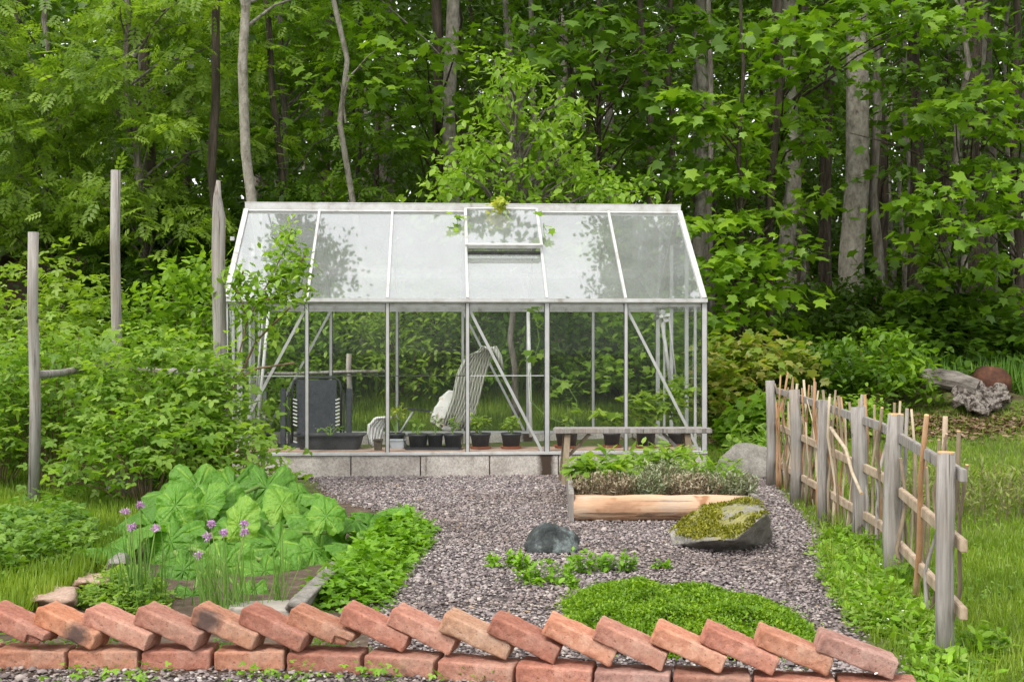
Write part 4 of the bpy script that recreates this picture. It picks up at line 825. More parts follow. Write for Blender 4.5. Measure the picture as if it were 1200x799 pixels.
# chives
def chives(px, py, label, n, h, flowers, spread):
    b = gr(px, py); t = empty('chives', b, label, 'chives'); P = np.array([(random.gauss(0, spread), random.gauss(0, spread), 0) for _ in range(int(n * .8))])
    leaves('leaves', P, h, (BLADE[0] * np.array((.32, 1, 1.0)), BLADE[1]), L_CHIVE, t, pitch=(72, 13), roll=10)
    for fx_, fy_ in flowers:
        D = b.y + random.uniform(-.05, .05); c = at(fx_, fy_, D) - b; s = MB().tube([(c.x * .3, 0, 0), (c.x * .6, c.y * .5, c.z * .55), c], .0025, 5).build('stem', GSTEM, t)
        Pf = rng.normal(0, 1, (90, 3)); Pf /= np.linalg.norm(Pf, axis=1)[:, None]; yw = np.arctan2(-Pf[:, 0], Pf[:, 1])
        m_ = leaves('flower', Pf * .010 + np.array(c), .013, (LANCE[0] * np.array((1.6, 1, 1)), LANCE[1]), CHF, t, pitch=(20, 45), yaw=yw)
    return t
CHF = leafmat('chive_flower', (.44, .22, .52), (.55, .34, .62), (.70, .52, .74), transl=.2)
chives(165, 712, 'left chive clump with tall stems and two purple flower heads', 120, .28, [(146, 600), (164, 592), (154, 617), (182, 619)], .06)
chives(265, 715, 'central chive clump with several purple flower heads below the rhubarb', 130, .26, [(243, 629), (262, 625), (232, 651), (287, 614), (287, 624), (247, 614)], .06)
chives(325, 712, 'sparse upright chive tuft without flowers, near the grey slab', 30, .27, [], .018)
# strawberry cover, weeds, bright mat
def patch(name, label, cat, px_py, h, n, size, tmpl, mat, kind=None, pitch=(-5, 25), group=None, mound=False, stem=None, dens_edge=False, zf=None):
    """low plant filling an outline given on the ground"""
    pts = [gr(a, b) for a, b in px_py]; X = np.array([p.x for p in pts]); Y = np.array([p.y for p in pts]); c = Vector((X.mean(), Y.mean(), 0))
    k = 0; out = []
    x = rng.uniform(X.min(), X.max(), n * 4); y = rng.uniform(Y.min(), Y.max(), n * 4); m = inside(x + rng.normal(0, .022, n * 4) + .05 * np.array([mnoise.noise(Vector((a * 6, b * 6, 1))) for a, b in zip(x, y)]), y + rng.normal(0, .022, n * 4) + .07 * np.array([mnoise.noise(Vector((a * 6, b * 6, 4))) for a, b in zip(x, y)]), X, Y); x, y = x[m][:n], y[m][:n]
    # distance from outline, for a domed height
    d = np.full(len(x), 9.); 
    for i in range(len(X)):
        a = np.array((X[i - 1], Y[i - 1])); b = np.array((X[i], Y[i])); ab = b - a; t = np.clip(((x - a[0]) * ab[0] + (y - a[1]) * ab[1]) / (ab @ ab), 0, 1); d = np.minimum(d, np.hypot(x - a[0] - t * ab[0], y - a[1] - t * ab[1]))
    dome = np.sqrt(np.clip(d / (.30 if mound else .16), 0.03, 1)); bump = np.array([mnoise.noise(Vector((a * 7, b * 7, 0))) for a, b in zip(x, y)])
    z = h * dome * (1 + .45 * bump) * (rng.uniform(.25, 1, len(x)) if not mound else rng.uniform(.82, 1.04, len(x)))
    P = np.stack([x - c.x, y - c.y, z], 1); o = leaves('foliage' if not kind and not mound else name, P, size, tmpl, mat, None, pitch=pitch)
    o.name = name; o.location = c
    return tag(o, label, cat, group, kind), (X, Y, c)
patch('strawberry_plants', 'bright green strawberry ground cover between rhubarb and gravel', 'ground cover', [(385, 720), (350, 705), (400, 668), (418, 640), (440, 622), (470, 612), (500, 618), (504, 638), (490, 655), (470, 672), (468, 690), (445, 716)], .14, 2300, .062, TRI, L_BRIGHT, kind='stuff')
mo, (mX, mY, mc) = patch('thyme_mat', 'dense bright green cushion of creeping thyme in the gravel behind the right bricks', 'ground cover', [(660, 722), (664, 706), (692, 696), (740, 692), (800, 699), (870, 706), (925, 720), (952, 740), (955, 765), (900, 775), (800, 775), (720, 765), (680, 745)],   .10, 46000, .013, OVAL, L_MAT, mound=True, pitch=(15, 35))
base_ = MB().poly([(x - mc.x, y - mc.y, .012) for x, y in zip(mX, mY)]).build('thyme_base', GRAVB, mo)
def weeds(px, py, rx, label, n=16, h=.10): return shoots('weed_clump', label, 'weed', gr(px, py), rx, rx * .8, n, h, .030, OVAL, L_BRIGHT, per=12, lean=.3, pitch=(10, 30))
random.seed(91)
for k_ in range(0): pass
weeds(597, 668, .10, 'bright green weed clump at the left of the dark stone, farthest left in the gravel', 20)
weeds(618, 686, .07, 'small weed tuft in front of and left of the dark stone', 10, .08)
weeds(645, 684, .09, 'bright weed clump growing right against the front of the dark stone', 14, .13)
weeds(690, 672, .08, 'upright leafy weed clump just right of the dark stone', 16, .14)
weeds(722, 670, .08, 'weed clump farthest right, between dark stone and mossy rock', 14, .11)
weeds(668, 690, .05, 'low weed sprig between the dark stone and the green mat', 6, .07); weeds(776, 668, .03, 'tiny weed sprig in the gravel before the mossy rock', 5, .05)
# low leafy cover: right fence foot, left border, before the bricks
patch('ground_cover', 'leafy green ground cover along the foot of the stick fence', 'ground cover', [(960, 640), (985, 625), (1010, 640), (1050, 680), (1110, 730), (1150, 799), (1180, 990), (1060, 990), (1075, 800), (1062, 752), (1000, 738), (975, 690)], .085, 8500, .038, TRI, L_BUSH, kind='stuff', pitch=(5, 28))
patch('border_plants', 'dense leafy green plants in the left border behind the pink stones', 'ground cover', [(-120, 690), (10, 690), (60, 676), (108, 662), (122, 640), (108, 622), (60, 620), (-10, 624), (-120, 634)], .20, 3600, .060, TRI, leafmat('leaf_border', (.08, .18, .02), (.16, .29, .035), (.28, .40, .06), nscale=5), kind='stuff')
patch('border_herbs', 'mixed small herbs around the chives at the edge of the soil', 'ground cover', [(80, 716), (90, 700), (110, 690), (140, 682), (175, 690), (200, 700), (190, 722)], .13, 1200, .04, TRI, L_BUSH, kind='stuff')
soilp = MB().poly([(p.x, p.y, .003) for p in [Vector((-.5, 4.12, 0)), Vector((-3.3, 4.18, 0)), Vector((-3.5, 4.6, 0)), gr(10, 716), gr(60, 690), gr(130, 640), gr(200, 590), gr(380, 575), gr(470, 612), gr(420, 650), gr(445, 716)]]).build('soil_bed', SOIL); tag(soilp, kind='structure')
nW = 900; x = rng.uniform(-2.9, 1.0, nW); y = 4.13 - rng.exponential(.06, nW) - .09 * (x + 2.2 > 2) * (x) ; keep = np.array([mnoise.noise(Vector((a * 3.5, 0, 2))) > -.12 + .18 * (a > -.6) for a in x])
tag(leaves('edge_weeds', np.stack([x, y, rng.uniform(.01, .06, nW)], 1)[keep], .028, TRI, L_BRIGHT), 'small bright weeds sprouting at the foot of the bottom bricks', 'weeds', kind='stuff')
patch('fence_weeds', 'loose pale weeds and grass blades mixed in along the stick fence', 'weeds', [(950, 600), (975, 600), (1040, 660), (1110, 720), (1170, 799), (1200, 990), (1080, 990), (1090, 800), (1070, 752), (1000, 730), (965, 680)], .10, 1100, .07, BLADE, L_GRASS, kind='stuff', pitch=(60, 18))
patch('pale_herbs', 'yellow green herbs scattered through the cover along the fence foot', 'weeds', [(960, 640), (985, 625), (1010, 640), (1050, 680), (1110, 730), (1150, 799), (1150, 830), (1075, 830), (1075, 800), (1062, 752), (1000, 738), (975, 690)], .11, 1500, .038, OVAL, L_BRIGHT, kind='stuff', pitch=(15, 30))
for px_, py_, r_, h_, lb_ in [(1015, 655, .09, .16, 'leafy weed clump at the foot of the fourth fence post'), (1062, 700, .10, .2, 'leafy weed clump between the two nearest fence posts'), (1150, 770, .08, .12, 'leafy weed clump right of the nearest fence post'), (985, 640, .07, .13, 'small leafy weed clump at the gravel edge by the third fence post')]: shoots('weed_clump', lb_, 'weed', gr(px_, py_), r_, r_, 16, h_, .04, OVAL, L_APPLE, per=12, lean=.35, pitch=(10, 30))
# daisies / white flecks in the fence foot
P = [tuple(gr(px, py, .10)) for px, py in [(1002, 672), (990, 694), (1000, 696), (1036, 736), (1042, 726), (1010, 707), (1070, 742), (1030, 660), (1082, 770), (1025, 790), (1060, 715)]]
tag(leaves('daisies', np.array(P), .014, OVAL, WHITEP, pitch=(0, 20)), 'tiny white flowers scattered in the green at the fence foot', 'flowers', kind='stuff')

# grass
def grass(name, label, regs, size, mat=L_GRASS, pitch=(62, 18)):
    PP = []; 
    for (x0, x1, y0, y1, n) in regs:
        x = rng.uniform(x0, x1, n); y = rng.uniform(y0, y1, n); k = ~inside(x, y) & ~((x > -2.25) & (x < 1.6) & (y > 9.9) & (y < 12.35)) & ~((x > -1.9) & (x < -.9) & (y > 4.2) & (y < 8)) & ~((y > 3.85) & (y < 4.36) & (x < 1.3))
        x, y = x[k], y[k]; z = np.array([gz(a, b) for a, b in zip(x, y)]) - .005; PP.append(np.stack([x, y, z], 1))
    PP = np.concatenate(PP); v = np.array([.45 + 1.3 * mnoise.noise(Vector((a[0] * 1.7, a[1] * 1.7, 0))) for a in PP]) * .7 + rng.uniform(0, .3, len(PP))
    hgt = .8 + .7 * np.array([mnoise.noise(Vector((a[0] * 1.1 + 9, a[1] * 1.1, 3))) for a in PP])
    T = (BLADE[0] * np.array((1.5, 1, 1)), BLADE[1])
    return tag(leaves(name, PP, size, T, mat, pitch=pitch, var=v, jit=.5), label, 'grass', kind='stuff')
grass('lawn_grass', 'short sunlit lawn grass right of the stick fence', [(1.3, 4.2, 3.2, 7, 80000), (1.3, 6, 7, 13.8, 85000), (4.2, 9, 3, 9, 16000)], .045, pitch=(50, 24))
n = 9000; x = rng.uniform(1.3, 6.5, n); y = rng.uniform(3.2, 12.5, n); k = np.array([mnoise.noise(Vector((a * 1.6, b * 1.6, 8))) for a, b in zip(x, y)]) > .02; k &= ~inside(x, y)
tag(leaves('clover', np.stack([x, y, rng.uniform(.015, .045, n)], 1)[k], .030, TRI, L_BUSH), 'clover and small broad leaved weeds spread through the right lawn', 'clover', kind='stuff')
grass('meadow_grass', 'grass left of the berry bushes and behind the greenhouse', [(-4.3, -1.6, 4.36, 8.6, 66000), (-6, -2.3, 8, 13.5, 20000), (-3.0, 2.2, 12.3, 14.8, 46000), (-9, -4.3, 4, 9, 12000)], .085)
grass('tall_grass', 'long grass tufts at the edge of the wood and around the old log', [(2.0, 3.4, 12.6, 15.5, 2600), (3.4, 7.5, 14.3, 16.2, 5000), (5.6, 8, 12.8, 15, 2500), (-5, 2.5, 14, 16, 9000)], .24, leafmat('long_grass', (.05, .12, .015), (.09, .20, .025), (.17, .28, .05)), pitch=(68, 14))

shoots('weed_clump', 'tall unmown yellowish green weed clump on the lawn just outside the stick fence', 'weed', (2.95, 8.0, 0), .75, .6, 300, .34, .05, LANCE, leafmat('leaf_dry_weed', (.11, .17, .025), (.19, .26, .045), (.30, .28, .10)), per=9, stem=STICK, lean=.4, pitch=(40, 25), r=.0018)
shoots('tall_weed', 'upright leafy green weed between the grey boulder and the stick fence', 'weed', (2.0, 10.6, 0), .22, .2, 22, .48, .085, OVAL, L_BUSH, per=9, lean=.2)
n = 420; x = rng.uniform(-1.3, 2.0, n); y = rng.uniform(4.3, 9.9, n); k = inside(x, y)
tag(leaves('fallen_bits', np.stack([x, y, np.full(n, .018)], 1)[k], .028, LANCE, leafmat('fallen_bits', (.12, .08, .05), (.30, .20, .11), (.45, .36, .22), transl=.05), pitch=(0, 15)), 'small brown leaves and twigs fallen on the gravel', 'leaves', kind='stuff')
n = 900; e = rng.integers(0, len(mX), n); u = rng.uniform(0, 1, n); x = mX[e - 1] + (mX[e] - mX[e - 1]) * u + rng.normal(0, .035, n); y = mY[e - 1] + (mY[e] - mY[e - 1]) * u + rng.normal(0, .04, n); o = leaves('runners', np.stack([x - mc.x, y - mc.y, rng.uniform(.004, .025, n)], 1), .016, OVAL, L_MAT, mo, pitch=(15, 30))
n = 1500; x = rng.uniform(-3.2, -.55, n); y = 4.36 + rng.normal(0, .05, n); k = np.array([mnoise.noise(Vector((a * 3, 1, 7))) > -.15 for a in x])
tag(leaves('wall_weeds', np.stack([x, y, rng.uniform(.01, .07, n)], 1)[k], .034, TRI, L_BUSH), 'low weeds growing behind the slanted bricks on the left', 'weeds', kind='stuff')
# ------------------------------------------------------------ shrubs at the edge of the wood
random.seed(44)
SH = [(2.35, 12.8, .7, .6, 1.0, L_RED, MAPLE, .085, 'young maple shrub with reddish yellow leaves right of the greenhouse'), (3.2, 13.2, .75, .6, .85, L_FOREST, OVAL, .09, 'low dark green shrub behind the far end of the stick fence'), (3.9, 13.8, .75, .6, .80, L_MAPLE, OVAL, .09, 'light green leafy shrub between fence and main tree trunk'), (1.9, 13.6, .6, .6, .75, L_MAPLE, OVAL, .085, 'light green shrub just behind the right corner of the greenhouse'), (2.35, 11.9, .45, .4, .42, L_MAPLE, MAPLE, .09, 'knee high bright shrub beside the first stick fence post'), (3.3, 12.4, .35, .3, .40, L_APPLE, OVAL, .075, 'small yellow green bush just beyond the fence tops')]
for x, y, rx, ry, h, mt, tm, sz, lb in SH: clusters_bush('shrub', lb, 'shrub', (x, y, gz(x, y)), rx, ry, h, int(120 * rx * h), 26, sz, tm, mt, .10, .12, 14)
for x, y, rx, h, mt, tm, sz, lb in [(-2.6, 13.9, .9, 1.5, L_APPLE, OVAL, .08, 'leafy shrub seen through the leftmost greenhouse panes'), (-1.2, 14.0, 1.0, 1.5, L_LEFT, OVAL, .08, 'pale green shrub seen through the glass above the folded chair'), (.1, 14.2, 1.1, 1.45, L_MAPLE, OVAL, .085, 'darker shrub seen through the middle greenhouse panes'), (1.3, 13.9, .9, 1.25, L_APPLE, MAPLE, .085, 'yellow green shrub seen through the right greenhouse panes'), (-4.2, 11.3, 1.1, 1.7, L_LEFT, TRI, .11, 'tall pale bush beyond the berry bushes, left of the middle tall post'), (-3.0, 12.0, .9, 1.8, L_APPLE, OVAL, .09, 'yellowish bush between the middle and the pointed tall post'), (-5.2, 10.2, 1.0, 1.25, L_BUSH, TRI, .10, 'pale bush at the left picture edge behind the first tall post'), (-4.0, 15.2, 1.2, 2.2, L_FOREST, FEATHER, .2, 'dense green shrub in front of the dark shed'), (-2.6, 15.6, 1.0, 2.3, L_FOREST, OVAL, .10, 'mid green shrub behind the pointed tall post'), (3.6, 16.2, .9, .9, L_DARK, OVAL, .10, 'dark undergrowth shrub at the foot of the big rough trunk'), (5.6, 15.8, 1.0, .9, L_FOREST, MAPLE, .12, 'dark leafy shrub behind the rusty barrel at the right edge'), (4.8, 17.2, 1.0, 1.0, L_DARK, OVAL, .1, 'dark shrub in the shade behind the old log')]:
    clusters_bush('shrub', lb, 'shrub', (x, y, gz(x, y)), rx, rx * .8, h, int(95 * rx * h) + 10, 26, sz, tm, mt, .13, .1, 16)
# ------------------------------------------------------------ old log, bark heap, barrel
lo = at(1108, 446, 13.6); ol = MB().tube([at(1078, 444, 13.6) - lo, at(1095, 443, 13.6) - lo, at(1120, 447, 13.6) - lo, at(1145, 456, 13.5) - lo], [.10, .105, .11, .10], 12, .14).build('old_log', noisemat('old_grey_bark', [(.3, (.05, .042, .035)), (.5, (.17, .15, .13)), (.7, (.32, .29, .26))], 12, stretch=(.3, 1, 1), bstr=1, bdist=.03), None, smooth=False)
ol.location = lo; tag(ol, 'grey fallen log lying at the edge of the wood on the right', 'log')
hull('bark_heap', [at(1112, 452, 13.5), at(1130, 446, 13.8), at(1176, 456, 13.6), at(1180, 466, 13.4), at(1165, 482, 13.2), at(1142, 482, 13.1), at(1120, 468, 13.3), at(1150, 450, 14.0), at(1170, 480, 14)], noisemat('flaky_bark', [(.38, (.03, .025, .02)), (.47, (.16, .13, .11)), (.56, (.40, .36, .32)), (.66, (.12, .10, .085)), (.75, (.30, .35, .26))], 14, bstr=1, bdist=.06), 'flaky whitish rotten stump beside the fallen log', 'stump', 4, .10, 9, smooth=False)
bo = at(1166, 449, 13.95); ba = MB(); ba.tube([Vector((-.02, -.05, 0)), Vector((.05, .42, 0))], .18, 24); bar = ba.build('rusty_barrel', RUST, None); bar.location = bo; bar.data.shade_smooth(); tag(bar, 'rusty brown barrel lying behind the whitish rotten stump', 'barrel')
# shed in the trees
sh = empty('shed', (-8.0, 24, 1.25), 'dark wooden shed with a low grey roof among the trees on the left', 'shed')
MB().box((-1.6, 0, 0), (1.6, 3, 1.2)).poly([(-1.6, -.001, 1.2), (1.6, -.001, 1.2), (0, -.001, 2.05)]).build('wall', SHEDW, sh)
for s in (-1, 1): MB().bar((s * 2.05, 1.4, 1.02), (0, 1.4, 2.13), 3.6, .08).build('roof', ROOFM, sh)

# ------------------------------------------------------------ trees
random.seed(55)
def trunkmesh(mb, H_, r, lean=(0, 0), wob=.045, n=12, sides=12, flare=1.35):
    pts = []; 
    for i in range(n + 1):
        t = i / n; pts.append(Vector((lean[0] * t + (random.gauss(0, wob) if i else 0), lean[1] * t + (random.gauss(0, wob) if i else 0), H_ * t - .15 * (i == 0))))
    rr = [r * (flare if i == 0 else 1) * (1 - .62 * i / n) for i in range(n + 1)]; mb.tube(pts, rr, sides, .04); return pts
def crownfn(cs, per, size, tmpl, mat, parent, sig=(.42, .42, .10), pitch=(-22, 16), name='crown'):
    cs = np.array([tuple(c) for c in cs]); K = len(cs)
    ex = rng.uniform(.5, 1.2, (K, 1)); P = np.repeat(cs, per, 0) + rng.normal(0, 1, (K * per, 3)) * np.array(sig) * np.repeat(ex, per, 0)
    # sprays droop at their rims
    off = P - np.repeat(cs, per, 0); P[:, 2] -= .28 * (off[:, 0] ** 2 + off[:, 1] ** 2)
    yw = np.arctan2(-off[:, 0], off[:, 1]) + rng.normal(0, .7, len(P))
    return leaves(name, P, size, tmpl, mat, parent, pitch=(pitch[0], pitch[1] + 8), yaw=yw, roll=26, jit=.45)
def tree_proto(label, H_, r, cb, cr, K, per, size, tmpl, mat, bark, lean=(0, 0), limbs=16, sig=(.42, .42, .10), lowfrac=0):
    t = empty('tree', (0, 0, 0), label, 'tree'); mb = MB(); pts = trunkmesh(mb, H_, r, lean); cs = []
    for k in range(K):
        u = random.random() ** .85; z = cb + (H_ * 1.03 - cb) * u; a = random.uniform(0, 6.283); rad = cr * (1 - .65 * u ** 1.6) * (.35 + .65 * math.sqrt(random.random()))
        cs.append(Vector((lean[0] * z / H_ + math.cos(a) * rad, lean[1] * z / H_ + math.sin(a) * rad, z)))
    for c in cs[:limbs]:
        s = Vector((lean[0] * c.z * .9 / H_, lean[1] * c.z * .9 / H_, max(c.z - .5 - .25 * (c - Vector((0, 0, c.z))).length, .3))); mb.tube(curve_pts(s, c, .12, 4, .05), [r * .16, r * .13, r * .10, r * .07, r * .04], 5, caps=False)
    mb.build('trunk', bark, t, smooth=True); crownfn(cs, per, size, tmpl, mat, t, sig); return t
def dup(t, loc, sc=1, rz=0, label=None, group=None):
    r_ = t.copy(); C.objects.link(r_); r_.location = loc; r_.scale = (sc,) * 3; r_.rotation_euler.z = rz
    if label: r_['label'] = label
    if group: r_['group'] = group
    for ch in t.children: c = ch.copy(); C.objects.link(c); c.parent = r_
    return r_
# background kinds; the prototypes are used as the first of each kind
KINDS = [tree_proto('tall slender grey trunked tree deep in the wood', 13, .10, 3.0, 2.3, 100, 34, .16, DIAM, L_FOREST, BARK),
         tree_proto('tall dark trunked tree deep in the wood', 13, .14, 3.0, 2.5, 110, 34, .17, DIAM, L_FOREST, BARKD),
         tree_proto('leafy maple with tiered low branches inside the wood', 9, .07, .8, 1.9, 84, 48, .115, MAPLE, L_FOREST, BARKD),
         tree_proto('tall pale trunked tree with a high crown deep in the wood', 14, .12, 5.0, 2.5, 95, 34, .17, DIAM, L_DARK, BARKP),
         tree_proto('dark bushy young tree inside the wood', 6, .05, .3, 1.5, 90, 32, .12, DIAM, L_DARK, BARKD)]
used = [False] * 5; GRP = ['slender grey trunked trees deep in the wood', 'dark trunked trees deep in the wood', 'tiered maples inside the wood', 'high crowned pale trees deep in the wood', 'bushy young trees inside the wood']
spots = []
Yr = 17.5
while Yr < 50:
    n = int(6 + (Yr - 17) * .22 + 2.5); half = .47 * Yr + 3
    for k in range(n):
        x = -half + 2 * half * (k + random.uniform(.1, .9)) / n; y = Yr + random.uniform(-1.0, 1.0)
        if x < -4.5 and x > -11.5 and 21 < y < 29: continue
        if (y < 27 and 960 < 600 + x / y * F < 1085) or (y < 19.6 and 840 < 600 + x / y * F < 1130): continue
        spots.append((x, y))
    Yr += 2.6 + (Yr - 17) * .07
for (x, y) in spots:
    k = random.choices(range(5), [3, 2.4, 3.2, 2.4, 2.0])[0] if y < 30 else random.choices(range(5), [4, 3, 2, 3, 3])[0]
    loc = (x, y, gz(x, y)); sc = random.uniform(.85, 1.2) if y > 22 or abs(x) > 4 else random.uniform(.75, .9)
    if not used[k]: used[k] = True; t = KINDS[k]; t.location = loc; t['group'] = GRP[k]; t.scale = (sc,) * 3
    else: dup(KINDS[k], loc, sc, random.uniform(0, 6.28), group=GRP[k])
# bare thin trunks standing between, far in
bt = empty('thin_tree', (0, 0, 0), 'bare thin grey stem standing deep in the wood', 'tree', 'bare thin stems deep in the wood'); mb = MB(); trunkmesh(mb, 11, .055, (.3, .1), .06, sides=8, flare=1.1); mb.build('trunk', BARKP, bt, smooth=True)
crownfn([Vector((random.gauss(0, .8), random.gauss(0, .8), random.uniform(8, 11))) for _ in range(12)], 24, .14, DIAM, L_FOREST, bt)
for k in range(34):
    x = random.uniform(-9, 13) if k % 3 else random.uniform(3, 12); y = random.uniform(19, 34); loc = (x, y, gz(x, y))
    if k == 0: bt.location = loc
    else: dup(bt, loc, random.uniform(.8, 1.25), random.uniform(0, 6.28))
# named trees of the front row: (label, px, base Y, radius, top lean, H, bark, crown base z, crown clusters)
def front_tree(label, px, Y, r, H_, bark, cs, per=62, size=.115, tmpl=MAPLE, mat=L_MAPLE, lean=(0, 0), sig=(.42, .42, .09), pitch=(-22, 16), limbs=True):
    """cs: sprays as (pixel x, pixel y, distance) in the photograph's own directions"""
    b = Vector(((px - 600) / F * Y, Y, 0)); b.z = gz(b.x, b.y); t = empty('tree', b, label, 'tree'); mb = MB(); trunkmesh(mb, H_, r, lean, .035 + r * .15)
    C_ = [c if isinstance(c, Vector) else at(*c) - b for c in cs]
    if limbs:
        for c in C_:
            h = min(max(c.z - .35 - .3 * math.hypot(c.x, c.y), .4), H_ * .9); mb.tube(curve_pts((lean[0] * h / H_, lean[1] * h / H_, h), c, .1, 4, .04), [r * .22 + .006, .014, .011, .008, .004], 5, caps=False)
    mb.build('trunk', bark, t, smooth=True)
    if C_: crownfn(C_, per, size, tmpl, mat, t, sig, pitch)
    return t
def hi(n, z0, z1, rad, cx=0, cy=.0):   # crown sprays around the top of the trunk, lower ones on the wood side
    return [Vector((cx + random.uniform(-rad, rad), cy + random.uniform(-rad * .3, rad * 1.5) + 1.0, random.uniform(z0, z1))) for _ in range(n)]
front_tree('straight grey trunk rising behind the left end of the greenhouse roof', 288, 13.4, .062, 11, BARKP, [c + Vector((0, 1.6, 0)) for c in hi(22, 5.5, 8, 1.4)], lean=(-.05, 0))
front_tree('thin dark leaning trunk right of the straight grey one', 341, 15.5, .05, 10, BARKD, hi(22, 6, 10, 1.6), lean=(-.6, 0))
front_tree('slim light trunk with bare side twigs behind the second roof pane', 424, 14.8, .042, 9, BARKP, [(395, 95, 14.6), (440, 60, 14.5)] + hi(18, 5.5, 9, 1.5), per=26, lean=(-.55, 0))
front_tree('dark upright trunk above the third roof pane', 512, 17, .09, 12, BARKD, [(470, 100, 15.5), (450, 30, 15.5), (520, 120, 15.8), (560, 40, 16), (430, 110, 15.6), (480, 165, 15.8), (500, 60, 15.6)] + hi(22, 6, 12, 2))
front_tree('main rough grey trunk, thickest on the right', 1003, 18.4, .19, 14, BARKP, hi(24, 7.5, 13, 2.5), lean=(.15, 0))
front_tree('paler thinner trunk just right of the main rough trunk', 1030, 18.4, .075, 13, BARK, hi(16, 7, 12, 2), lean=(-.1, .2))
front_tree('broad pale grey trunk left of the main rough trunk', 925, 19.0, .13, 14, BARKP, hi(20, 7, 13, 2))
front_tree('grey trunk rising above the right gable of the greenhouse', 817, 18.5, .10, 13, BARKP, hi(20, 7, 13, 2), lean=(.1, 0))
front_tree('mossy thin greenish stem beside the grey trunk over the right gable', 833, 16.8, .04, 11, BARK, hi(10, 7, 11, 1.5))
front_tree('dark furrowed trunk between the broad pale trunk and the main one', 966, 20.5, .11, 13, BARKD, hi(16, 7, 13, 2))
front_tree('shaded grey trunk right of the pale thin trunk', 1072, 21, .12, 13, BARKD, hi(16, 7, 13, 2))
front_tree('thin light stem above the middle of the greenhouse', 596, 18.5, .045, 12, BARKP, hi(12, 7, 12, 1.5))
front_tree('dark slanting trunk behind the right half of the roof', 778, 17.5, .06, 12, BARKD, hi(12, 7, 12, 1.6), lean=(-.8, 0))
random.seed(66)
front_tree('maple with a short bare stem and broad bright tiers above the old log', 1125, 16.5, .052, 7.5, BARK, [(1110, 225, 14.5), (1075, 238, 14.6), (1160, 215, 14.5), (1185, 262, 14.8), (1130, 262, 14.2), (1080, 268, 14.6), (1120, 125, 14.8), (1150, 110, 15), (1085, 138, 15), (1170, 150, 15.2), (1190, 90, 15.4), (1130, 320, 15.5), (1090, 318, 15.8), (1170, 310, 15.5), (1140, 190, 15.4), (1195, 200, 15.2), (1100, 355, 16), (1185, 345, 16), (1075, 345, 16), (1150, 240, 15.6), (1110, 290, 16)] + hi(14, 5, 8, 1.4), per=58, size=.125, sig=(.30, .36, .07))
front_tree('maple holding bright overhanging leaves at the top of the wood, right of centre', 905, 15.8, .045, 8.5, BARKD, [(960, 25, 13.8), (930, 40, 13.7), (990, 35, 13.9), (960, 60, 13.8), (1000, 8, 14.2), (920, 85, 14), (1070, 20, 14.4), (1120, 12, 14.6), (1040, 5, 14.4), (1090, 30, 14.7), (870, 130, 15), (900, 118, 15.2), (930, 140, 15), (940, 165, 15.4), (880, 160, 15.2), (910, 25, 14.6)] + hi(14, 5.5, 8.5, 1.4), per=62, size=.118, sig=(.26, .32, .07))
front_tree('low maple leaning out beside the right gable of the greenhouse', 868, 14.6, .035, 5.5, BARKD, [(835, 120, 14.4), (820, 140, 14.2), (850, 150, 14.6), (840, 205, 14.2), (870, 215, 14.5), (830, 262, 13.6), (850, 300, 13.8), (880, 290, 14), (905, 310, 14.4), (850, 340, 13.8), (885, 345, 14), (920, 340, 14.6), (840, 370, 13.6), (830, 310, 13.5), (930, 290, 15), (900, 375, 15), (875, 180, 14.8), (900, 200, 15), (865, 255, 14.2), (910, 250, 14.8), (950, 235, 15), (800, 110, 14.2)], per=58, size=.115, sig=(.24, .28, .07))
front_tree('dark maple filling the shade at the far right edge', 1190, 18, .07, 9, BARKD, [(1180, 60, 16.5), (1150, 40, 16.5), (1195, 130, 16.5), (1050, 90, 17), (1100, 80, 16.8), (1190, 300, 17), (1150, 360, 17.2), (1190, 380, 16.8), (1060, 300, 17.5), (1040, 200, 17.5), (1130, 160, 17.5), (1170, 190, 17.2), (1110, 240, 17.6),  (1130, 110, 17.3), (1150, 250, 17.8)] + hi(12, 5, 9, 1.8), mat=L_FOREST, per=50)
front_tree('maple spreading dark tiers above the right half of the roof', 700, 15.8, .04, 8, BARKD, [(660, 65, 14.6), (700, 80, 14.8), (730, 30, 15), (640, 30, 15), (690, 20, 14.6), (755, 70, 15), (740, 110, 15), (770, 150, 15.2), (800, 200, 14.8), (770, 215, 14.6), (790, 60, 15.2), (850, 40, 15.4), (820, 20, 15.4), (620, 70, 15.4), (745, 160, 15.6), (780, 110, 15)] + hi(10, 6, 8, 1.2), mat=L_FOREST, per=44, size=.14, sig=(.30, .3, .08))
# light green fruit tree right behind the greenhouse
front_tree('bright light green bushy fruit tree directly behind the greenhouse roof', 605, 13.0, .035, 3.4, BARK, [(random.gauss(x, 12), random.gauss(y, 8), random.uniform(12.5, 13.6)) for x, y in [(585, 75), (600, 90), (600, 110), (590, 130), (610, 145), (625, 160), (570, 175), (560, 195), (545, 210), (530, 225), (580, 215), (600, 230), (620, 205), (640, 190), (655, 175), (645, 150), (665, 205), (690, 195), (680, 225), (705, 215), (720, 230), (650, 235), (570, 235), (515, 240), (535, 195), (740, 238), (555, 165), (660, 130), (620, 235), (500, 250), (560, 300), (620, 300), (680, 290), (540, 270), (700, 265)] for _ in range(3)], per=40, size=.085, tmpl=OVAL, mat=L_APPLE, sig=(.15, .17, .08), pitch=(-20, 28))
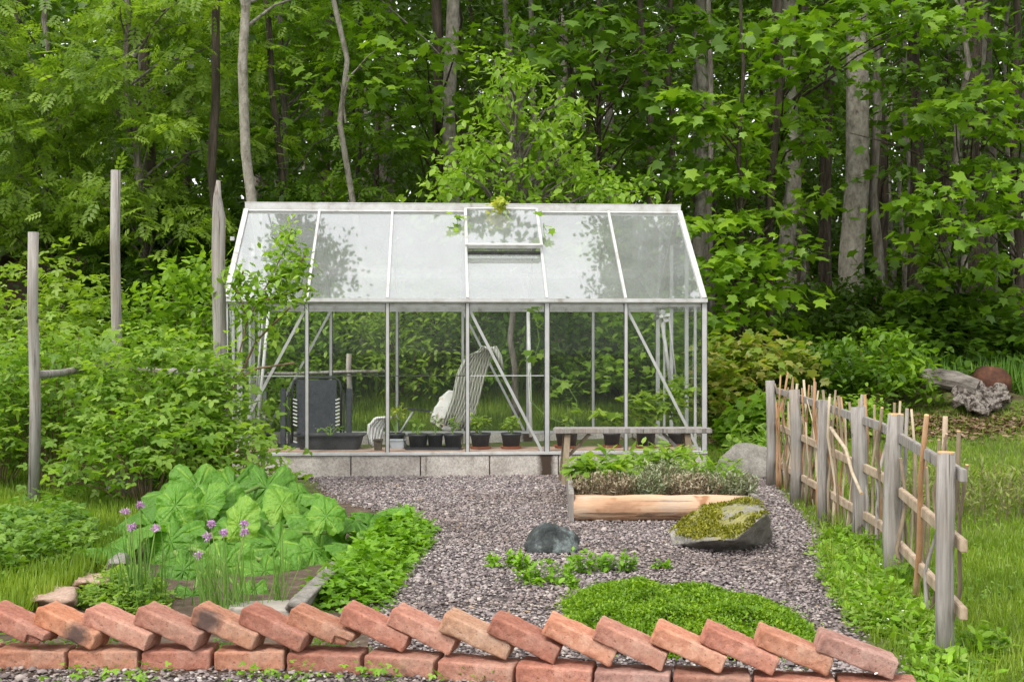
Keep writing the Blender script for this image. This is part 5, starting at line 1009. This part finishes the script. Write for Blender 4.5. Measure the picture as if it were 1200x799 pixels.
# pale feathery trees on the left
for px, Y, lb, ps, mt in [(190, 14.5, 'pale green ash with a thin slanting stem in the middle of the left wood', [(random.uniform(90, 290), random.uniform(-20, 270), random.uniform(13.6, 15.5)) for _ in range(40)], L_LEFT), (60, 15.5, 'pale feathery ash filling the upper left corner', [(random.uniform(-60, 130), random.uniform(-30, 290), random.uniform(14.2, 16.5)) for _ in range(44)], L_LEFT), (-60, 13.5, 'feathery ash mostly beyond the left picture edge', [(random.uniform(-200, 30), random.uniform(-30, 300), random.uniform(12.8, 14.5)) for _ in range(24)], L_LEFT), (330, 16.5, 'light green tree behind the straight grey trunk', [(random.uniform(290, 430), random.uniform(-20, 260), random.uniform(15.6, 17.2)) for _ in range(26)], L_MAPLE)]:
    front_tree(lb, px, Y, .05, 8.5, BARK, ps, per=54, size=.20, tmpl=FEATHER, mat=mt, lean=(-.9 if px == 190 else 0, 0), sig=(.34, .34, .12), pitch=(-20, 22))
# trees whose tops lean over the greenhouse ends (mirrored in the roof glass)
front_tree('tall maple whose crown hangs over the right end of the greenhouse', 905, 14.9, .06, 10, BARKD, [Vector((random.gauss(-1.05, .28), random.gauss(-2.1, .35), random.uniform(6.4, 8.6))) for _ in range(26)], per=260, size=.07, tmpl=OVAL, mat=L_FOREST, sig=(.22, .26, .10))
front_tree('tall maple whose crown hangs over the left end of the greenhouse', 250, 14.2, .06, 10, BARKD, [Vector((random.gauss(.72, .24), random.gauss(-1.4, .3), random.uniform(7.0, 8.8))) for _ in range(14)], per=240, size=.07, tmpl=OVAL, mat=L_FOREST, sig=(.22, .26, .10))
# far-off wood that reads as one mass
n = 60000; x = rng.uniform(-60, 60, n); y = rng.uniform(50, 66, n); z = rng.uniform(0, 26, n) + 2.5
tag(leaves('far_wood', np.stack([x, y, z], 1), .9, DIAM, L_FOREST, pitch=(-30, 30)), 'distant mass of leaves closing the view behind the tree trunks', 'wood', kind='stuff')
n = 30000; x = rng.uniform(-34, 34, n); y = rng.uniform(36, 49, n); z = np.abs(rng.normal(0, 2.4, n)) + 1.6 + .06 * (y - 30)
tag(leaves('far_scrub', np.stack([x, y, z], 1), .45, DIAM, L_DARK, pitch=(-20, 30)), 'dark scrub filling the gaps between the far trunks', 'scrub', kind='stuff')
# undergrowth
n = 26000; x = rng.uniform(-12, 14, n); y = 14.2 + rng.exponential(5, n); z = np.array([gz(a, b) for a, b in zip(x, y)]); cl = np.array([mnoise.noise(Vector((a * .9, b * .9, 5))) for a, b in zip(x, y)])
k = cl > -.15; tag(leaves('undergrowth', np.stack([x, y, z + rng.uniform(.03, .55, n) * (.4 + cl)], 1)[k], .13, OVAL, L_FOREST), 'low leafy undergrowth covering the floor of the wood', 'undergrowth', kind='stuff')
# brown leaf litter at the lawn edge
n = 9000; x = np.concatenate([rng.normal(4.3, .8, n // 2), rng.normal(2.2, .5, n // 4), rng.uniform(2, 8, n // 4)]); y = np.concatenate([rng.normal(12.9, .25, n // 2), rng.normal(12.5, .25, n // 4), rng.uniform(13, 19, n // 4)]); z = np.array([gz(a, b) for a, b in zip(x, y)]) + .012
L_LIT = leafmat('leaf_litter', (.10, .06, .04), (.22, .14, .09), (.36, .25, .17), transl=.05)
tag(leaves('leaf_litter', np.stack([x, y, z], 1), .06, OVAL, L_LIT, pitch=(0, 14)), 'brown fallen leaves along the edge between lawn and wood', 'leaves', kind='stuff')
fg = at(930, 338, 20.5); fl2 = MB().tube([at(872, 345, 20.5) - fg, at(905, 340, 20.5) - fg, at(940, 337, 20.6) - fg, at(978, 336, 20.6) - fg], [.06, .075, .08, .085], 10, .06).build('fallen_trunk', BARKP, None, smooth=True); fl2.location = fg; tag(fl2, 'pale fallen trunk lying across the wood floor left of the main trunk', 'log')
# vine leaves coming out over the roof
for (px, py, Y, nn, lb, mt, dn) in [(586, 241, 11.05, 34, 'yellow green vine tips spilling over the ridge above the roof vent', L_YEL, 1), (536, 258, 10.95, 20, 'green sprig poking out through the roof beside the vent', L_APPLE, 1), (637, 268, 10.85, 5, 'single vine leaf at the right edge of the roof vent', L_APPLE, 0)]:
    c = at(px, py, Y); t = empty('vine_sprig', c, lb, 'vine'); 
    P = np.array([(random.gauss(0, .045), random.gauss(0, .03) - .03, random.gauss(0, .03) - (.1 * random.random() if px == 536 else 0) + .02) for _ in range(nn)]); leaves('foliage', P, .055 if nn > 5 else .07, MAPLE, mt, t, pitch=(-30, 30))
    st = MB().tube([(0, .03, .01), (.02, -.03, -.03), (.05, -.10, -.09), (.11, -.2, -.16)] if px == 586 else [(0, .03, .03), (0, -.02, -.02), (.01, -.05, -.08)], .003, 5); st.build('stem', GSTEM, t)
for o in bpy.data.objects: o.name = o.name.replace('.000', '')
